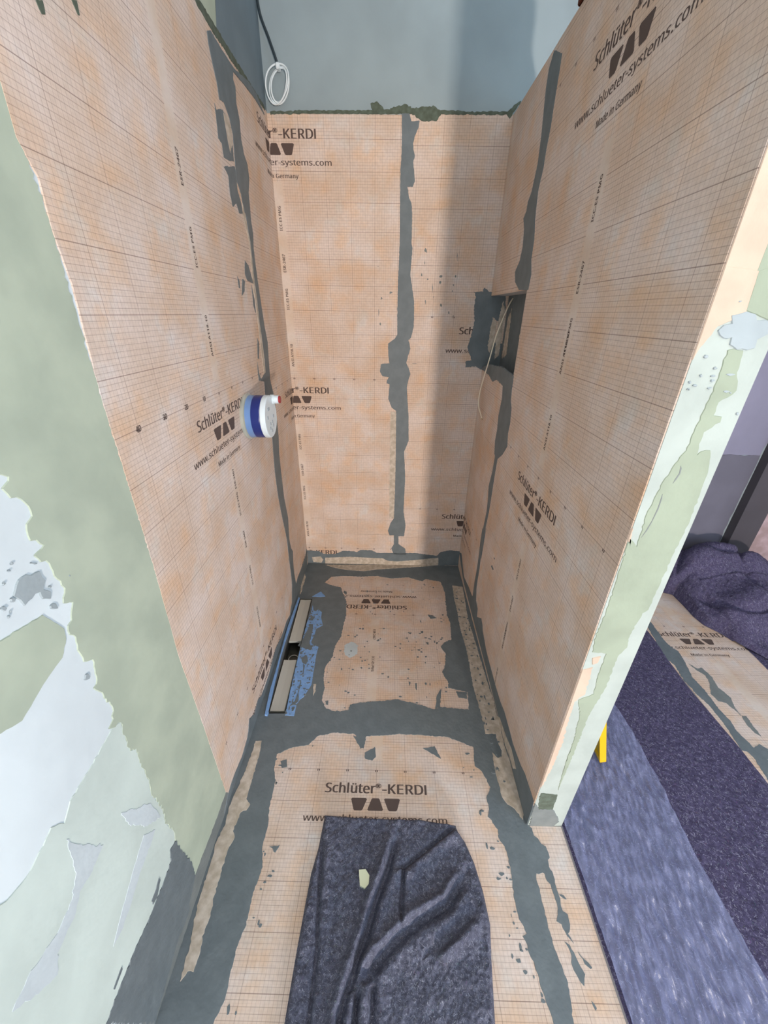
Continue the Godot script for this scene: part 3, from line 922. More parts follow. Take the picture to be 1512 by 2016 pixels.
	membrane(wb, BACK, [rect(0.072, 0, 0.482, 1.187), rect(0.072, 1.187, 0.57, 1.49), rect(0.072, 1.49, 0.482, TOP)], mapb2, "right membrane sheet on the back wall")
	var marks := [["ANSI A118.10", -0.87, 0.0], ["ICC-ES PMG", -0.63, 0.0], ["ESR-2467", -0.49, 0.0], ["ICC-ES PMG", -0.33, 0.0]]
	for row in [2.093, 1.12, 0.145]:
		var t := Transform3D(Basis.IDENTITY, Vector3(-0.457, row, 0.0014))
		imprint(wb, t, Vector3(-HALF + 0.001, 0, -1), big, marks)
		var t2 := Transform3D(Basis(Vector3(0, 0, -1), Vector3(0, 1, 0), Vector3(1, 0, 0)), Vector3(-HALF + 0.0014, row, -0.018))
		imprint(wl, t2, Vector3(-9, 0, 0.001), big)
	for row in [1.403, 0.412]:
		imprint(wb, Transform3D(Basis.IDENTITY, Vector3(0.512, row, 0.0014)), -big, Vector3(0.476, 9, 9))
		imprint(wp, Transform3D(Basis(Vector3(0, 0, 1), Vector3(0, 1, 0), Vector3(-1, 0, 0)), Vector3(HALF - 0.0014, row, 0.037) - wp.position), Vector3(-9, -9 , 0.003 - wp.position.z), Vector3(9, 1.18 - wp.position.y, 9))
	patch("mortar_seam", wb, BACK, "seam_back", M.mortar, 0.003, 0.0015)
	patch("mortar_smear", wb, BACK, "top_smear", M.plaster_smear, 0.0028, 0.006)
	patch("mortar_smear", wb, BACK, "top_smear_b", M.plaster_smear, 0.0028, 0.005)
	patch("mortar_smear", wb, BACK, "top_smear_c", M.plaster_smear, 0.0028, 0.004)
	patch("sealing_tape", wb, BACK, "tape_back", M.tape, 0.0022, 0.001)
	patch("mortar_band", wb, BACK, "bot_back", M.mortar, 0.003, 0.003)
	patch("sealing_tape", wb, BACK, "strip_back", M.tape, 0.0036, 0.002)
	patch("sealing_tape", wb, BACK, "strip_back_b", M.tape, 0.0036, 0.002)
	patch("mortar_smear", wb, BACK, "niche_smear", M.mortar, 0.003, 0.004, -0.0004, Rect2(-HALF, 0, 1.03, TOP))
	for i in 22:
		patch("mortar_fleck", wb, BACK, "fleck_back_%d" % i, M.mortar_thin, 0.0022, 0.001)
	st = start()
	slab(st, BACK, cut(BACK, torn(PackedVector2Array([Vector2(-0.46, 2.088), Vector2(-0.3, 2.092), Vector2(-0.1, 2.093), Vector2(0.05, 2.094), Vector2(0.2, 2.094), Vector2(0.46, 2.094), Vector2(0.46, 2.104), Vector2(0.3, 2.102), Vector2(0.12, 2.108), Vector2(-0.1, 2.103), Vector2(-0.3, 2.101), Vector2(-0.46, 2.096)]), 0.004, 0.008, 5)), -0.0004, 0.0022)
	mesh_node("mortar_smear", st.commit(), M.plaster_smear, wb)
	# the room beyond the partition
	for k in [[0.6, 0.0, 2.02, 0.76, "plaster_dusk"], [0.6, 0.76, 2.02, 2.0, "plaster_lilac"], [2.18, 0.0, 3.19, ROOM_Y, "plaster_pink"]]:
		st = start()
		slab(st, BACK, [torn(rect(k[0], k[1], k[2], k[3]), 0.01, 0.04, 3)], -0.0004, 0.003)
		mesh_node("plaster_coat", st.commit(), M[k[4]], wb)

	# ---------------------------------------------------------------- left wall
	var edge := outline("sheet_edge")
	var front := PackedVector2Array([Vector2(0.398, 0), Vector2(0.398, TOP), Vector2(1.352, TOP)])
	front.append_array(edge)
	front.append(Vector2(1.345, 0))
	membrane(wl, LEFT, [torn(front, 0.0015, 0.02, 2)], sheet_map(Vector2(-1, 0), 0.876, Vector2(0, -1), 1.203), "wide membrane sheet on the left wall", 0.002)
	membrane(wl, LEFT, [rect(0, 0, 0.398, TOP)], sheet_map(Vector2(-1, 0), -0.018, Vector2(0, -1), 1.12), "narrow membrane sheet in the left back corner")
	for row in [1.203, 0.2]:
		imprint(wl, Transform3D(Basis(Vector3(0, 0, -1), Vector3(0, 1, 0), Vector3(1, 0, 0)), Vector3(-HALF + 0.002, row, 0.875)), Vector3(-9, 0, 0.4), Vector3(9, TOP, 1.34), [["ANSI A118.10", -0.85, 0.0], ["ICC-ES PMG", -0.65, 0.0], ["ESR-2467", -0.495, 0.0], ["ICC-ES PMG", -0.36, 0.0], ["ESR-2467", -0.27, 0.0]])
	imprint(wl, Transform3D(Basis(Vector3(0, 0, -1), Vector3(0, 1, 0), Vector3(1, 0, 0)), Vector3(-HALF + 0.002, 2.2, 0.875)), -big, big, [["ANSI A118.10", -0.85, 0.0], ["ICC-ES PMG", -0.65, 0.0], ["ESR-2467", -0.495, 0.0]], false)
	for k in 4:
		st = start()
		lay(st, logo_part(str(k * 10 + 10)), Transform3D(Basis(Vector3(0, 0, -1), Vector3(0, 1, 0), Vector3(1, 0, 0)), Vector3(-HALF + 0.0026, 1.203, 0.876 + 0.1 * k + 0.1)), -big, big)
		mesh_node("printed_mark", st.commit(), M.print, wl)
	patch("plaster_coat", wl, LEFT, "green_main", M.plaster_green, 0.0016, 0.006)
	patch("plaster_coat", wl, LEFT, "green_oval", M.plaster_green, 0.0016, 0.002)
	patch("plaster_coat", wl, LEFT, "green_pale", M.plaster_pale, 0.0012, 0.003)
	for k in ["pale_a", "pale_b", "pale_c"]:
		patch("plaster_coat", wl, LEFT, k, M.plaster_bluish, 0.0018, 0.004)
	patch("mortar_smear", wl, LEFT, "grey_left", M.plaster_grey, 0.0022, 0.004)
	for i in 12:
		patch("mortar_fleck", wl, LEFT, "fleck_left_%d" % i, M.plaster_grey, 0.0022, 0.002)
	patch("mortar_band", wl, LEFT, "dark_left", M.mortar, 0.0026, 0.006)
	patch("mortar_fleck", wl, LEFT, "dark_left_b", M.mortar, 0.0026, 0.002)
	patch("mortar_fleck", wl, LEFT, "dark_left_c", M.mortar, 0.0026, 0.002)
	patch("mortar_band", wl, LEFT, "fillet_left", M.mortar_thin, 0.0022, 0.004)
	patch("mortar_seam", wl, LEFT, "seam_left", M.mortar, 0.0036, 0.0015)
	for k in ["seam_left_b", "seam_left_c", "seam_left_d", "seam_left_e", "seam_left_f", "seam_left_g", "seam_left_h", "seam_left_i"]:
		patch("mortar_smear", wl, LEFT, k, M.mortar, 0.003, 0.003)
	patch("sealing_tape", wl, LEFT, "seam_left_bare", M.tape, 0.0034, 0.003)
	patch("sealing_tape", wl, LEFT, "tape_left", M.tape, 0.003, 0.001)
	patch("mortar_smear", wl, LEFT, "dab_a", M.plaster_smear, 0.003, 0.002)
	patch("mortar_smear", wl, LEFT, "dab_b", M.plaster_smear, 0.003, 0.002)
	st = start()
	slab(st, LEFT, [PackedVector2Array([Vector2(0, TOP), Vector2(0.485, TOP - 0.012), Vector2(0.40, 2.35), Vector2(0.36, ROOM_Y), Vector2(0, ROOM_Y)])], -0.0004, 0.0012)
	mesh_node("plaster_coat", st.commit(), M.plaster_slate, wl)
	st = start()
	slab(st, LEFT, [torn(PackedVector2Array([Vector2(0.485, TOP - 0.012), Vector2(1.4, TOP), Vector2(1.4, ROOM_Y), Vector2(0.36, ROOM_Y), Vector2(0.40, 2.35)]), 0.003, 0.02, 8)], -0.0004, 0.0012)
	mesh_node("plaster_coat", st.commit(), M.plaster_green, wl)
	st = start()
	slab(st, LEFT, [torn(PackedVector2Array([Vector2(0.03, TOP - 0.006), Vector2(0.3, TOP - 0.014), Vector2(0.52, TOP - 0.02), Vector2(0.66, TOP - 0.01), Vector2(0.66, TOP + 0.006), Vector2(0.52, TOP + 0.004), Vector2(0.3, TOP + 0.004), Vector2(0.03, TOP + 0.004)]), 0.005, 0.008, 3)], -0.0004, 0.003)
	mesh_node("mortar_smear", st.commit(), M.plaster_smear, wl)

	# ---------------------------------------------------------------- right wall (partition)
	var P0 := wp.position
	var pr_ := Face.new(RIGHT.o - P0, RIGHT.u, RIGHT.v, RIGHT.n, RIGHT.area)
	var pe := Face.new(END.o - P0, END.u, END.v, END.n, END.area)
	membrane(wp, pr_, [PackedVector2Array([Vector2(0.45, 0), Vector2(DEPTH - 0.002, 0), Vector2(DEPTH - 0.002, TOP), Vector2(0.45, TOP), Vector2(0.45, 1.49), Vector2(0.523, 1.49), Vector2(0.523, 1.187), Vector2(0.45, 1.187)])], sheet_map(Vector2(1, 0), -0.93, Vector2(0, -1), 0.98), "wide membrane sheet on the right wall", 0.002)
	membrane(wp, pr_, [rect(0, 0, 0.45, 1.187), rect(0, 1.49, 0.45, TOP)], sheet_map(Vector2(1, 0), -0.037, Vector2(0, -1), 1.403), "narrow membrane sheet in the right back corner")
	for row in [1.985, 0.98]:
		imprint(wp, Transform3D(Basis(Vector3(0, 0, 1), Vector3(0, 1, 0), Vector3(-1, 0, 0)), Vector3(HALF - 0.002, row, 0.928) - P0), Vector3(-9, -9, 0.46 - P0.z), Vector3(9, TOP - P0.y, DEPTH - P0.z), [["ANSI A118.10", -0.87, 0.0], ["ANSI A118.10", -0.66, 0.0], ["ICC-ES PMG", -0.62, 0.0], ["ESR-2467", -0.49, 0.0], ["ICC-ES PMG", -0.34, 0.0]])
	patch("mortar_seam", wp, pr_, "seam_right", M.mortar, 0.0036, 0.0015)
	patch("mortar_seam", wp, pr_, "seam_right_low", M.mortar, 0.0036, 0.0015)
	patch("mortar_smear", wp, pr_, "niche_low", M.mortar, 0.004, 0.004)
	patch("sealing_tape", wp, pr_, "tape_right", M.tape, 0.0042, 0.002)
	patch("mortar_fleck", wp, pr_, "fleck_right_0", M.mortar, 0.003, 0.001)
	patch("mortar_fleck", wp, pr_, "fleck_right_1", M.mortar, 0.003, 0.001)
	# lining of the recess: end board and sill, mortar with bare patches
	var deep := Face.new(Vector3(HALF + 0.08, 0, 0) - P0, Vector3.BACK, Vector3.UP, Vector3.LEFT, Rect2(0, 1.187, 0.525, 0.303))
	st = start()
	slab(st, deep, [rect(0.002, 1.188, 0.523, 1.489)], -0.0004, 0.0012)
	mesh_node("recess_lining", st.commit(), M.mortar, wp)
	for k in [[0.03, 1.23, 0.10, 1.44], [0.25, 1.33, 0.31, 1.39], [0.30, 1.205, 0.47, 1.275]]:
		st = start()
		slab(st, deep, [torn(PackedVector2Array([Vector2(k[0], k[1]), Vector2(k[2], k[1] + 0.02), Vector2(k[2] - 0.02, k[3]), Vector2((k[0] + k[2]) / 2, k[3] - 0.02), Vector2(k[0] + 0.01, k[3] - 0.04)]), 0.01, 0.006, k[0] * 40)], -0.0004, 0.002)
		mesh_node("bare_patch", st.commit(), M.tape, wp)
	var sill := Face.new(Vector3(0, 1.187, 0) - P0, Vector3.RIGHT, Vector3.BACK, Vector3.UP, Rect2(0.4, 0, 0.2, 0.53))
	st = start()
	slab(st, sill, [rect(HALF - 0.001, 0.002, HALF + 0.079, 0.523)], -0.0004, 0.0015)
	mesh_node("recess_sill", st.commit(), M.mortar, wp)
	# bare spot of membrane beside the mortar inside the recess
	st = start()
	slab(st, BACK, [torn(PackedVector2Array([Vector2(0.487, 1.27), Vector2(0.50, 1.25), Vector2(0.515, 1.30), Vector2(0.512, 1.38), Vector2(0.495, 1.40), Vector2(0.488, 1.36)]), 0.006, 0.006, 9), torn(PackedVector2Array([Vector2(0.525, 1.22), Vector2(0.545, 1.24), Vector2(0.546, 1.43), Vector2(0.53, 1.47), Vector2(0.522, 1.40)]), 0.004, 0.006, 4)], -0.0004, 0.0036)
	mesh_node("bare_patch", st.commit(), M.tape, wb)
	# front end of the partition
	patch("plaster_coat", wp, pe, "end_orange", M.peach, 0.0012, 0.0015)
	st = start()
	slab(st, pe, [rect(HALF, 1.44, HALF + 0.045, TOP)], -0.0004, 0.0007)
	mesh_node("plaster_coat", st.commit(), M.peach, wp)
	st = start()
	slab(st, pe, [rect(HALF + 0.045, 1.46, HALF + THICK, TOP)], -0.0004, 0.0009)
	mesh_node("plaster_coat", st.commit(), M.plaster_olive, wp)
	patch("plaster_coat", wp, pe, "end_olive_top", M.plaster_olive, 0.0014, 0.001)
	patch("plaster_coat", wp, pe, "end_olive", M.plaster_olive, 0.0012, 0.003)
	patch("plaster_coat", wp, pe, "end_olive_low", M.plaster_smear, 0.0014, 0.003)
	patch("mortar_smear", wp, pe, "end_grey", M.plaster_grey, 0.002, 0.003)
	patch("plaster_coat", wp, pe, "end_peach_a", M.peach, 0.0018, 0.003)
	patch("plaster_coat", wp, pe, "end_peach_b", M.peach, 0.0018, 0.004)
	patch("mortar_band", wp, pe, "end_dark", M.mortar_thin, 0.0022, 0.004)
	for i in 14:
		patch("mortar_fleck", wp, pe, "fleck_end_%d" % i, M.plaster_grey, 0.0022, 0.001)
	patch("hairline_crack", wp, pe, "crack_a", M.mortar_thin, 0.0016, 0.0)
	patch("hairline_crack", wp, pe, "crack_b", M.mortar_thin, 0.0016, 0.0)

	# ---------------------------------------------------------------- floor
	var F0 := fl.position
	var ff := Face.new(-F0, FLOOR.u, FLOOR.v, FLOOR.n, FLOOR.area)
	var far := outline("sheet_far")
	var nearer := outline("sheet_near")
	var torn_far := torn(far, 0.004, 0.006, 4)
	var torn_near := torn(nearer, 0.003, 0.006, 6)
	var grow := Geometry2D.offset_polygon(drain, 0.004)
	var mapf := sheet_map(Vector2(-1, 0), -0.032, Vector2(0, -1), 0.46)
	membrane(fl, ff, [rect(-0.34, 0.03, 0.45, 1.055)], mapf, "far membrane sheet on the floor, laid upside down")
	var mapn := sheet_map(Vector2(1, 0), 0.0, Vector2(0, 1), -1.236)
	var near_piece := PackedVector2Array([Vector2(-0.46, 1.06), Vector2(0.46, 1.06), Vector2(0.46, DEPTH + 0.002), Vector2(0.578, DEPTH + 0.002), Vector2(0.578, 2.6), Vector2(-0.46, 2.6)])
	membrane(fl, ff, [near_piece], mapn, "near membrane sheet on the floor")
	imprint(fl, Transform3D(Basis(Vector3(1, 0, 0), Vector3(0, 0, -1), Vector3(0, 1, 0)), Vector3(0, 0.0014, 1.236) - F0), -big, big, [["ICC-ES PMG", -0.4, 0.0]])
	imprint(fl, Transform3D(Basis(Vector3(-1, 0, 0), Vector3(0, 0, 1), Vector3(0, 1, 0)), Vector3(-0.032, 0.0014, 0.46) - F0), -big, big, [])
	for k in [["ICC-ES PMG", 0.78], ["ESR-2467", 0.60], ["ANSI A118.10", 1.02]]:
		st = start()
		lay(st, logo_part(k[0]), Transform3D(Basis(Vector3(0, 0, 1), Vector3(1, 0, 0), Vector3(0, 1, 0)), Vector3(-0.032, 0.0017, k[1]) - F0), -big, big)
		mesh_node("printed_mark", st.commit(), M.print, fl)
	st = start()
	var mf := outline("mortar_floor")
	slab(st, ff, cut(ff, torn(mf, 0.003, 0.006, 1), [torn_far, torn_near, grow[0]]), -0.0004, 0.0024)
	mesh_node("mortar_layer", st.commit(), M.mortar, fl)
	for k in "abcdefghijklmnopqrs":
		patch("mortar_fleck", fl, ff, "splot_" + k, M.mortar, 0.0022, 0.003)
	var rng := RandomNumberGenerator.new()
	rng.seed = 12
	st = start()
	for k in 150:                                       # specks thrown on the far sheet, thickest near its edge
		var e := far[rng.randi() % far.size()]
		var c := e.lerp(Vector2(0.06, 0.55), pow(rng.randf(), 1.8) * 0.75) + Vector2(rng.randf_range(-0.03, 0.03), rng.randf_range(-0.03, 0.03))
		if Geometry2D.is_point_in_polygon(c, far):
			slab(st, ff, [speck(c, rng.randf_range(0.0015, 0.0055), rng)], -0.0004, 0.0022)
	for k in 60:
		var e := nearer[1 + rng.randi() % (nearer.size() - 2)]
		var c := e.lerp(Vector2(0.0, e.y), rng.randf() * 0.12) + Vector2(0, rng.randf_range(-0.03, 0.03))
		if Geometry2D.is_point_in_polygon(c, nearer):
			slab(st, ff, [speck(c, rng.randf_range(0.0015, 0.006), rng)], -0.0004, 0.0022)
	for k in 70:
		var c := Vector2(rng.randf_range(0.405, 0.455), rng.randf_range(0.2, 1.3))
		slab(st, ff, [speck(c, rng.randf_range(0.0015, 0.007), rng)], -0.0004, 0.0040)
	tag(mesh_node("mortar_specks", st.commit(), M.mortar, fl), "", "", "", "stuff")
	patch("plaster_dab", fl, ff, "patch_pale", M.plaster_bluish, 0.0018, 0.006)
	for k in ["strip_left", "strip_right", "strip_back_floor", "strip_bit", "strip_bit_b"]:
		patch("sealing_tape", fl, ff, k, M.tape, 0.0032, 0.003)
	# membrane strip on the floor of the room on the right
	var strip := rect(1.335, 0.0, 1.76, 3.2)
	membrane(fl, ff, [strip], sheet_map(Vector2(1, 0), -1.555, Vector2(0, 1), -0.495), "membrane strip on the floor of the room beyond the partition")
	imprint(fl, Transform3D(Basis(Vector3(1, 0, 0), Vector3(0, 0, -1), Vector3(0, 1, 0)), Vector3(1.555, 0.0014, 0.495) - F0), Vector3(1.34 - F0.x, -9, -9), Vector3(1.76 - F0.x, 9, 9))
	patch("mortar_band", fl, ff, "strip_dark", M.mortar, 0.0024, 0.004)
	patch("mortar_smear", fl, ff, "strip_smear", M.mortar_thin, 0.0022, 0.004)
	patch("mortar_smear", fl, ff, "strip_smear_b", M.mortar_thin, 0.0022, 0.004)

	build_drain(drain, dmid, dang)
	build_mixer()
	build_cables()
	build_felt()
	build_loose()
	build_lamps(lamp_at)

func speck(c: Vector2, r: float, rng: RandomNumberGenerator) -> PackedVector2Array:
	var p := PackedVector2Array()
	var sx := rng.randf_range(0.5, 1.6)
	for k in 7:
		p.append(c + Vector2.from_angle(TAU * k / 7.0) * r * rng.randf_range(0.6, 1.2) * Vector2(sx, 1.0 / sx))
	return p

func build_drain(c: PackedVector2Array, mid: Vector2, ang: float) -> void:
	var root := put(Node3D.new(), "linear_drain")
	root.position = Vector3(mid.x, 0, mid.y)
	root.rotation.y = ang
	tag(root, "long stainless steel channel drain with blue flange set in the floor along the left wall", "drain")
	var inv := root.transform.affine_inverse()
	var w := 0.033
	var l := 0.340
	var st := start()                                   # channel: four walls, bottom, turned-out lip
	for b in [[-w, -w + 0.0015, -l, l], [w - 0.0015, w, -l, l], [-w, w, -l, -l + 0.0015], [-w, w, l - 0.0015, l]]:
		box(st, Vector3(b[0], -0.05, b[2]), Vector3(b[1], 0.0065, b[3]), 0.0004)
	box(st, Vector3(-w, -0.052, -l), Vector3(w, -0.05, l))
	mesh_node("channel", st.commit(), M.steel_dark, root)
	st = start()                                        # outlet seen in the gap between the covers
	var a := []
	for k in 20: a.append(Vector2(cos(TAU * k / 20), sin(TAU * k / 20)))
	for k in 20:
		var p: Vector2 = a[k]
		var q: Vector2 = a[(k + 1) % 20]
		for r in [[0.024, 0.020]]:
			quad(st, Vector3(p.x * r[0], -0.046, p.y * r[0] + 0.03), Vector3(q.x * r[0], -0.046, q.y * r[0] + 0.03), Vector3(q.x * r[1], -0.046, q.y * r[1] + 0.03), Vector3(p.x * r[1], -0.046, p.y * r[1] + 0.03), Vector3.UP)
		quad(st, Vector3(p.x * 0.024, -0.05, p.y * 0.024 + 0.03), Vector3(q.x * 0.024, -0.05, q.y * 0.024 + 0.03), Vector3(q.x * 0.024, -0.046, q.y * 0.024 + 0.03), Vector3(p.x * 0.024, -0.046, p.y * 0.024 + 0.03), Vector3(p.x, 0, p.y))
	mesh_node("outlet_ring", st.commit(), M.steel, root)
	for z in [[-l + 0.004, -0.034], [0.080, l - 0.006]]:
		st = start()                                    # cover: dished sheet with turned-down edges
		var prof := [Vector2(-0.0295, -0.010), Vector2(-0.0295, 0.0015), Vector2(-0.0275, 0.003), Vector2(-0.022, 0.0022), Vector2(0.0, 0.0008), Vector2(0.022, 0.0022), Vector2(0.0275, 0.003), Vector2(0.0295, 0.0015), Vector2(0.0295, -0.010)]
		for i in prof.size() - 1:
			var n2: Vector2 = (prof[i + 1] - prof[i]).orthogonal()
			if n2.y < -0.0001 or (absf(n2.y) < 0.0001 and n2.x * prof[i].x < 0): n2 = -n2
			quad(st, Vector3(prof[i].x, prof[i].y, z[0]), Vector3(prof[i + 1].x, prof[i + 1].y, z[0]), Vector3(prof[i + 1].x, prof[i + 1].y, z[1]), Vector3(prof[i].x, prof[i].y, z[1]), Vector3(n2.x, n2.y, 0).normalized())
		for s in [0, 1]:
			for i in prof.size() - 1:
				tri(st, Vector3(prof[i].x, prof[i].y, z[s]), Vector3(prof[i + 1].x, prof[i + 1].y, z[s]), Vector3(0, -0.010, z[s]), Vector3(0, 0, 1 if s else -1))
		mesh_node("drain_cover", st.commit(), M.steel, root)
	var face := Face.new(inv * Vector3.ZERO, inv.basis * Vector3.RIGHT, inv.basis * Vector3.BACK, Vector3.UP, FLOOR.area)
	for k in ["drain_flange", "drain_flange_b"]:
		patch("flange", root, face, k, M.flange_blue, 0.0034, 0.0012)
	st = start()
	var rim := outline("drain_rim")
	slab(st, face, [rim], -0.0004, 0.010)
	mesh_node("flange_rim", st.commit(), M.flange_blue, root)
	for k in "abcde":
		patch("mortar_fleck", root, face, "dmort_" + k, M.mortar, 0.0044, 0.002)
	var rng := RandomNumberGenerator.new()
	rng.seed = 31
	st = start()
	var fp := outline("drain_flange")
	for k in 260:
		var q := Vector2(rng.randf_range(-0.39, -0.29), rng.randf_range(0.36, 1.05))
		if Geometry2D.is_point_in_polygon(q, fp):
			slab(st, face, [speck(q, rng.randf_range(0.001, 0.006), rng)], 0.001, 0.0042)
	tag(mesh_node("mortar_specks", st.commit(), M.mortar, root), "", "", "", "stuff")

func build_mixer() -> void:
	var root := put(Node3D.new(), "mixer_valve_box")
	root.position = Vector3(-HALF, 1.086, 0.676)
	tag(root, "round blue and white mixer valve housing with clear shell, on the left wall", "valve")
	var st := start()
	lathe(st, [Vector2(0.0015, 0.0), Vector2(0.0015, 0.076), Vector2(0.008, 0.0775), Vector2(0.014, 0.076), Vector2(0.016, 0.072), Vector2(0.016, 0.0)], 40)
	mesh_node("mounting_flange", st.commit(), M.clear_shell, root)
	st = start()
	lathe(st, [Vector2(0.002, 0.0), Vector2(0.002, 0.046), Vector2(0.034, 0.046), Vector2(0.034, 0.0)], 32)
	box(st, Vector3(0.004, -0.02, -0.060), Vector3(0.03, 0.02, 0.060), 0.004)
	box(st, Vector3(0.004, -0.06, -0.018), Vector3(0.03, 0.060, 0.018), 0.004)
	mesh_node("valve_body", st.commit(), M.brass, root)
	st = start()
	lathe(st, [Vector2(0.016, 0.072), Vector2(0.036, 0.0705)], 48)
	mesh_node("clear_ring", st.commit(), M.blue_clear, root)
	st = start()
	lathe(st, [Vector2(0.034, 0.060), Vector2(0.036, 0.0715), Vector2(0.038, 0.072), Vector2(0.062, 0.0712), Vector2(0.066, 0.0695), Vector2(0.066, 0.060)], 48)
	mesh_node("blue_ring", st.commit(), M.blue_dark, root)
	var cap := start()
	lathe(cap, [Vector2(0.065, 0.0675), Vector2(0.066, 0.0712), Vector2(0.069, 0.0722), Vector2(0.080, 0.0715), Vector2(0.0835, 0.069), Vector2(0.084, 0.066), Vector2(0.0832, 0.064), Vector2(0.0832, 0.0)], 48)
	var cp := mesh_node("cap", cap.commit(), M.white_plastic, root)
	st = start()                                         # raised marks and slots moulded in the cap
	for k in 9:
		var y := [0.03, 0.03, 0.004, -0.004, -0.02, -0.022, -0.034, -0.036, -0.048][k] as float
		var z := [0.012, 0.024, 0.036, -0.03, -0.012, 0.012, -0.018, 0.018, 0.0][k] as float
		st = start()
		box(st, Vector3(0.083, y - 0.005, z - 0.004), Vector3(0.0842, y + 0.006, z + 0.005), 0.0004)
		mesh_node("moulded_mark", st.commit(), M.faint_ink, cp)
	var port := mesh_node("test_port", _port(), M.white_plastic, root)
	port.position = Vector3(0.070, 0.050, -0.048)
	st = start()
	lathe(st, [Vector2(0.034, 0.0), Vector2(0.034, 0.0125), Vector2(0.0395, 0.0120), Vector2(0.040, 0.0)], 24)
	mesh_node("plug", st.commit(), M.red_plastic, port)

func _port() -> ArrayMesh:
	var st := start()
	lathe(st, [Vector2(-0.02, 0.0), Vector2(-0.02, 0.0145), Vector2(0.004, 0.0145), Vector2(0.006, 0.0165), Vector2(0.016, 0.0165), Vector2(0.018, 0.0145), Vector2(0.033, 0.0140), Vector2(0.034, 0.0125), Vector2(0.034, 0.0)], 24)
	return st.commit()

func build_cables() -> void:
	var root := put(Node3D.new(), "cable_coil")
	root.position = Vector3(-0.41, 2.15, 0.0)
	tag(root, "white cable coiled up on a dark lead in the upper left back corner", "cable")
	var st := start()
	var at := func(x: float, y: float, z := 0.03) -> Vector3: return Vector3(x, y, z) - root.position
	tube(st, smooth([at.call(-0.470, 2.42, 0.012), at.call(-0.462, 2.345, 0.02), at.call(-0.436, 2.280, 0.026), at.call(-0.414, 2.222, 0.03), at.call(-0.411, 2.20, 0.03)]), 0.0045)
	mesh_node("lead", st.commit(), M.conduit, root)
	st = start()
	for k in 3:
		var pts := []
		for i in 25:
			var an := TAU * i / 24.0 + PI / 2
			var w := [0.036, 0.028, 0.041][k] as float
			var h := [0.050, 0.046, 0.054][k] as float
			pts.append(at.call(-0.4145 + w * cos(an) * (1.0 + 0.1 * sin(an)) + 0.012 * sin(an) + [0.002, 0.004, -0.001][k], 2.158 + h * sin(an), 0.026 + 0.008 * k + 0.006 * sin(an * 2 + k)))
		tube(st, smooth(pts, 3), 0.0028)
	mesh_node("coil", st.commit(), M.cable_white, root)
	st = start()
	box(st, at.call(-0.416, 2.196, 0.018), at.call(-0.402, 2.214, 0.046), 0.003)
	mesh_node("tie", st.commit(), M.cable_white, root)

	var hang := put(Node3D.new(), "hanging_cable")
	hang.position = Vector3(0.5, 1.47, 0.2)
	tag(hang, "thin cream cable hanging out of the recess in the right wall", "cable")
	var q := func(x: float, y: float, z: float) -> Vector3: return Vector3(x, y, z) - hang.position
	var path := [q.call(0.551, 1.478, 0.085), q.call(0.535, 1.455, 0.10), q.call(0.505, 1.39, 0.13), q.call(0.480, 1.32, 0.155), q.call(0.462, 1.24, 0.175), q.call(0.450, 1.15, 0.155), q.call(0.446, 1.09, 0.135), q.call(0.447, 1.03, 0.13), q.call(0.452, 1.0, 0.17), q.call(0.454, 0.982, 0.205)]
	st = start()
	tube(st, smooth(path), 0.0027)
	mesh_node("sheath", st.commit(), M.cable_cream, hang)
	st = start()
	tube(st, PackedVector3Array([path[-1], path[-1] + Vector3(0.0005, -0.005, 0.009)]), 0.0012, 6)
	mesh_node("wire_end", st.commit(), M.brass, hang)

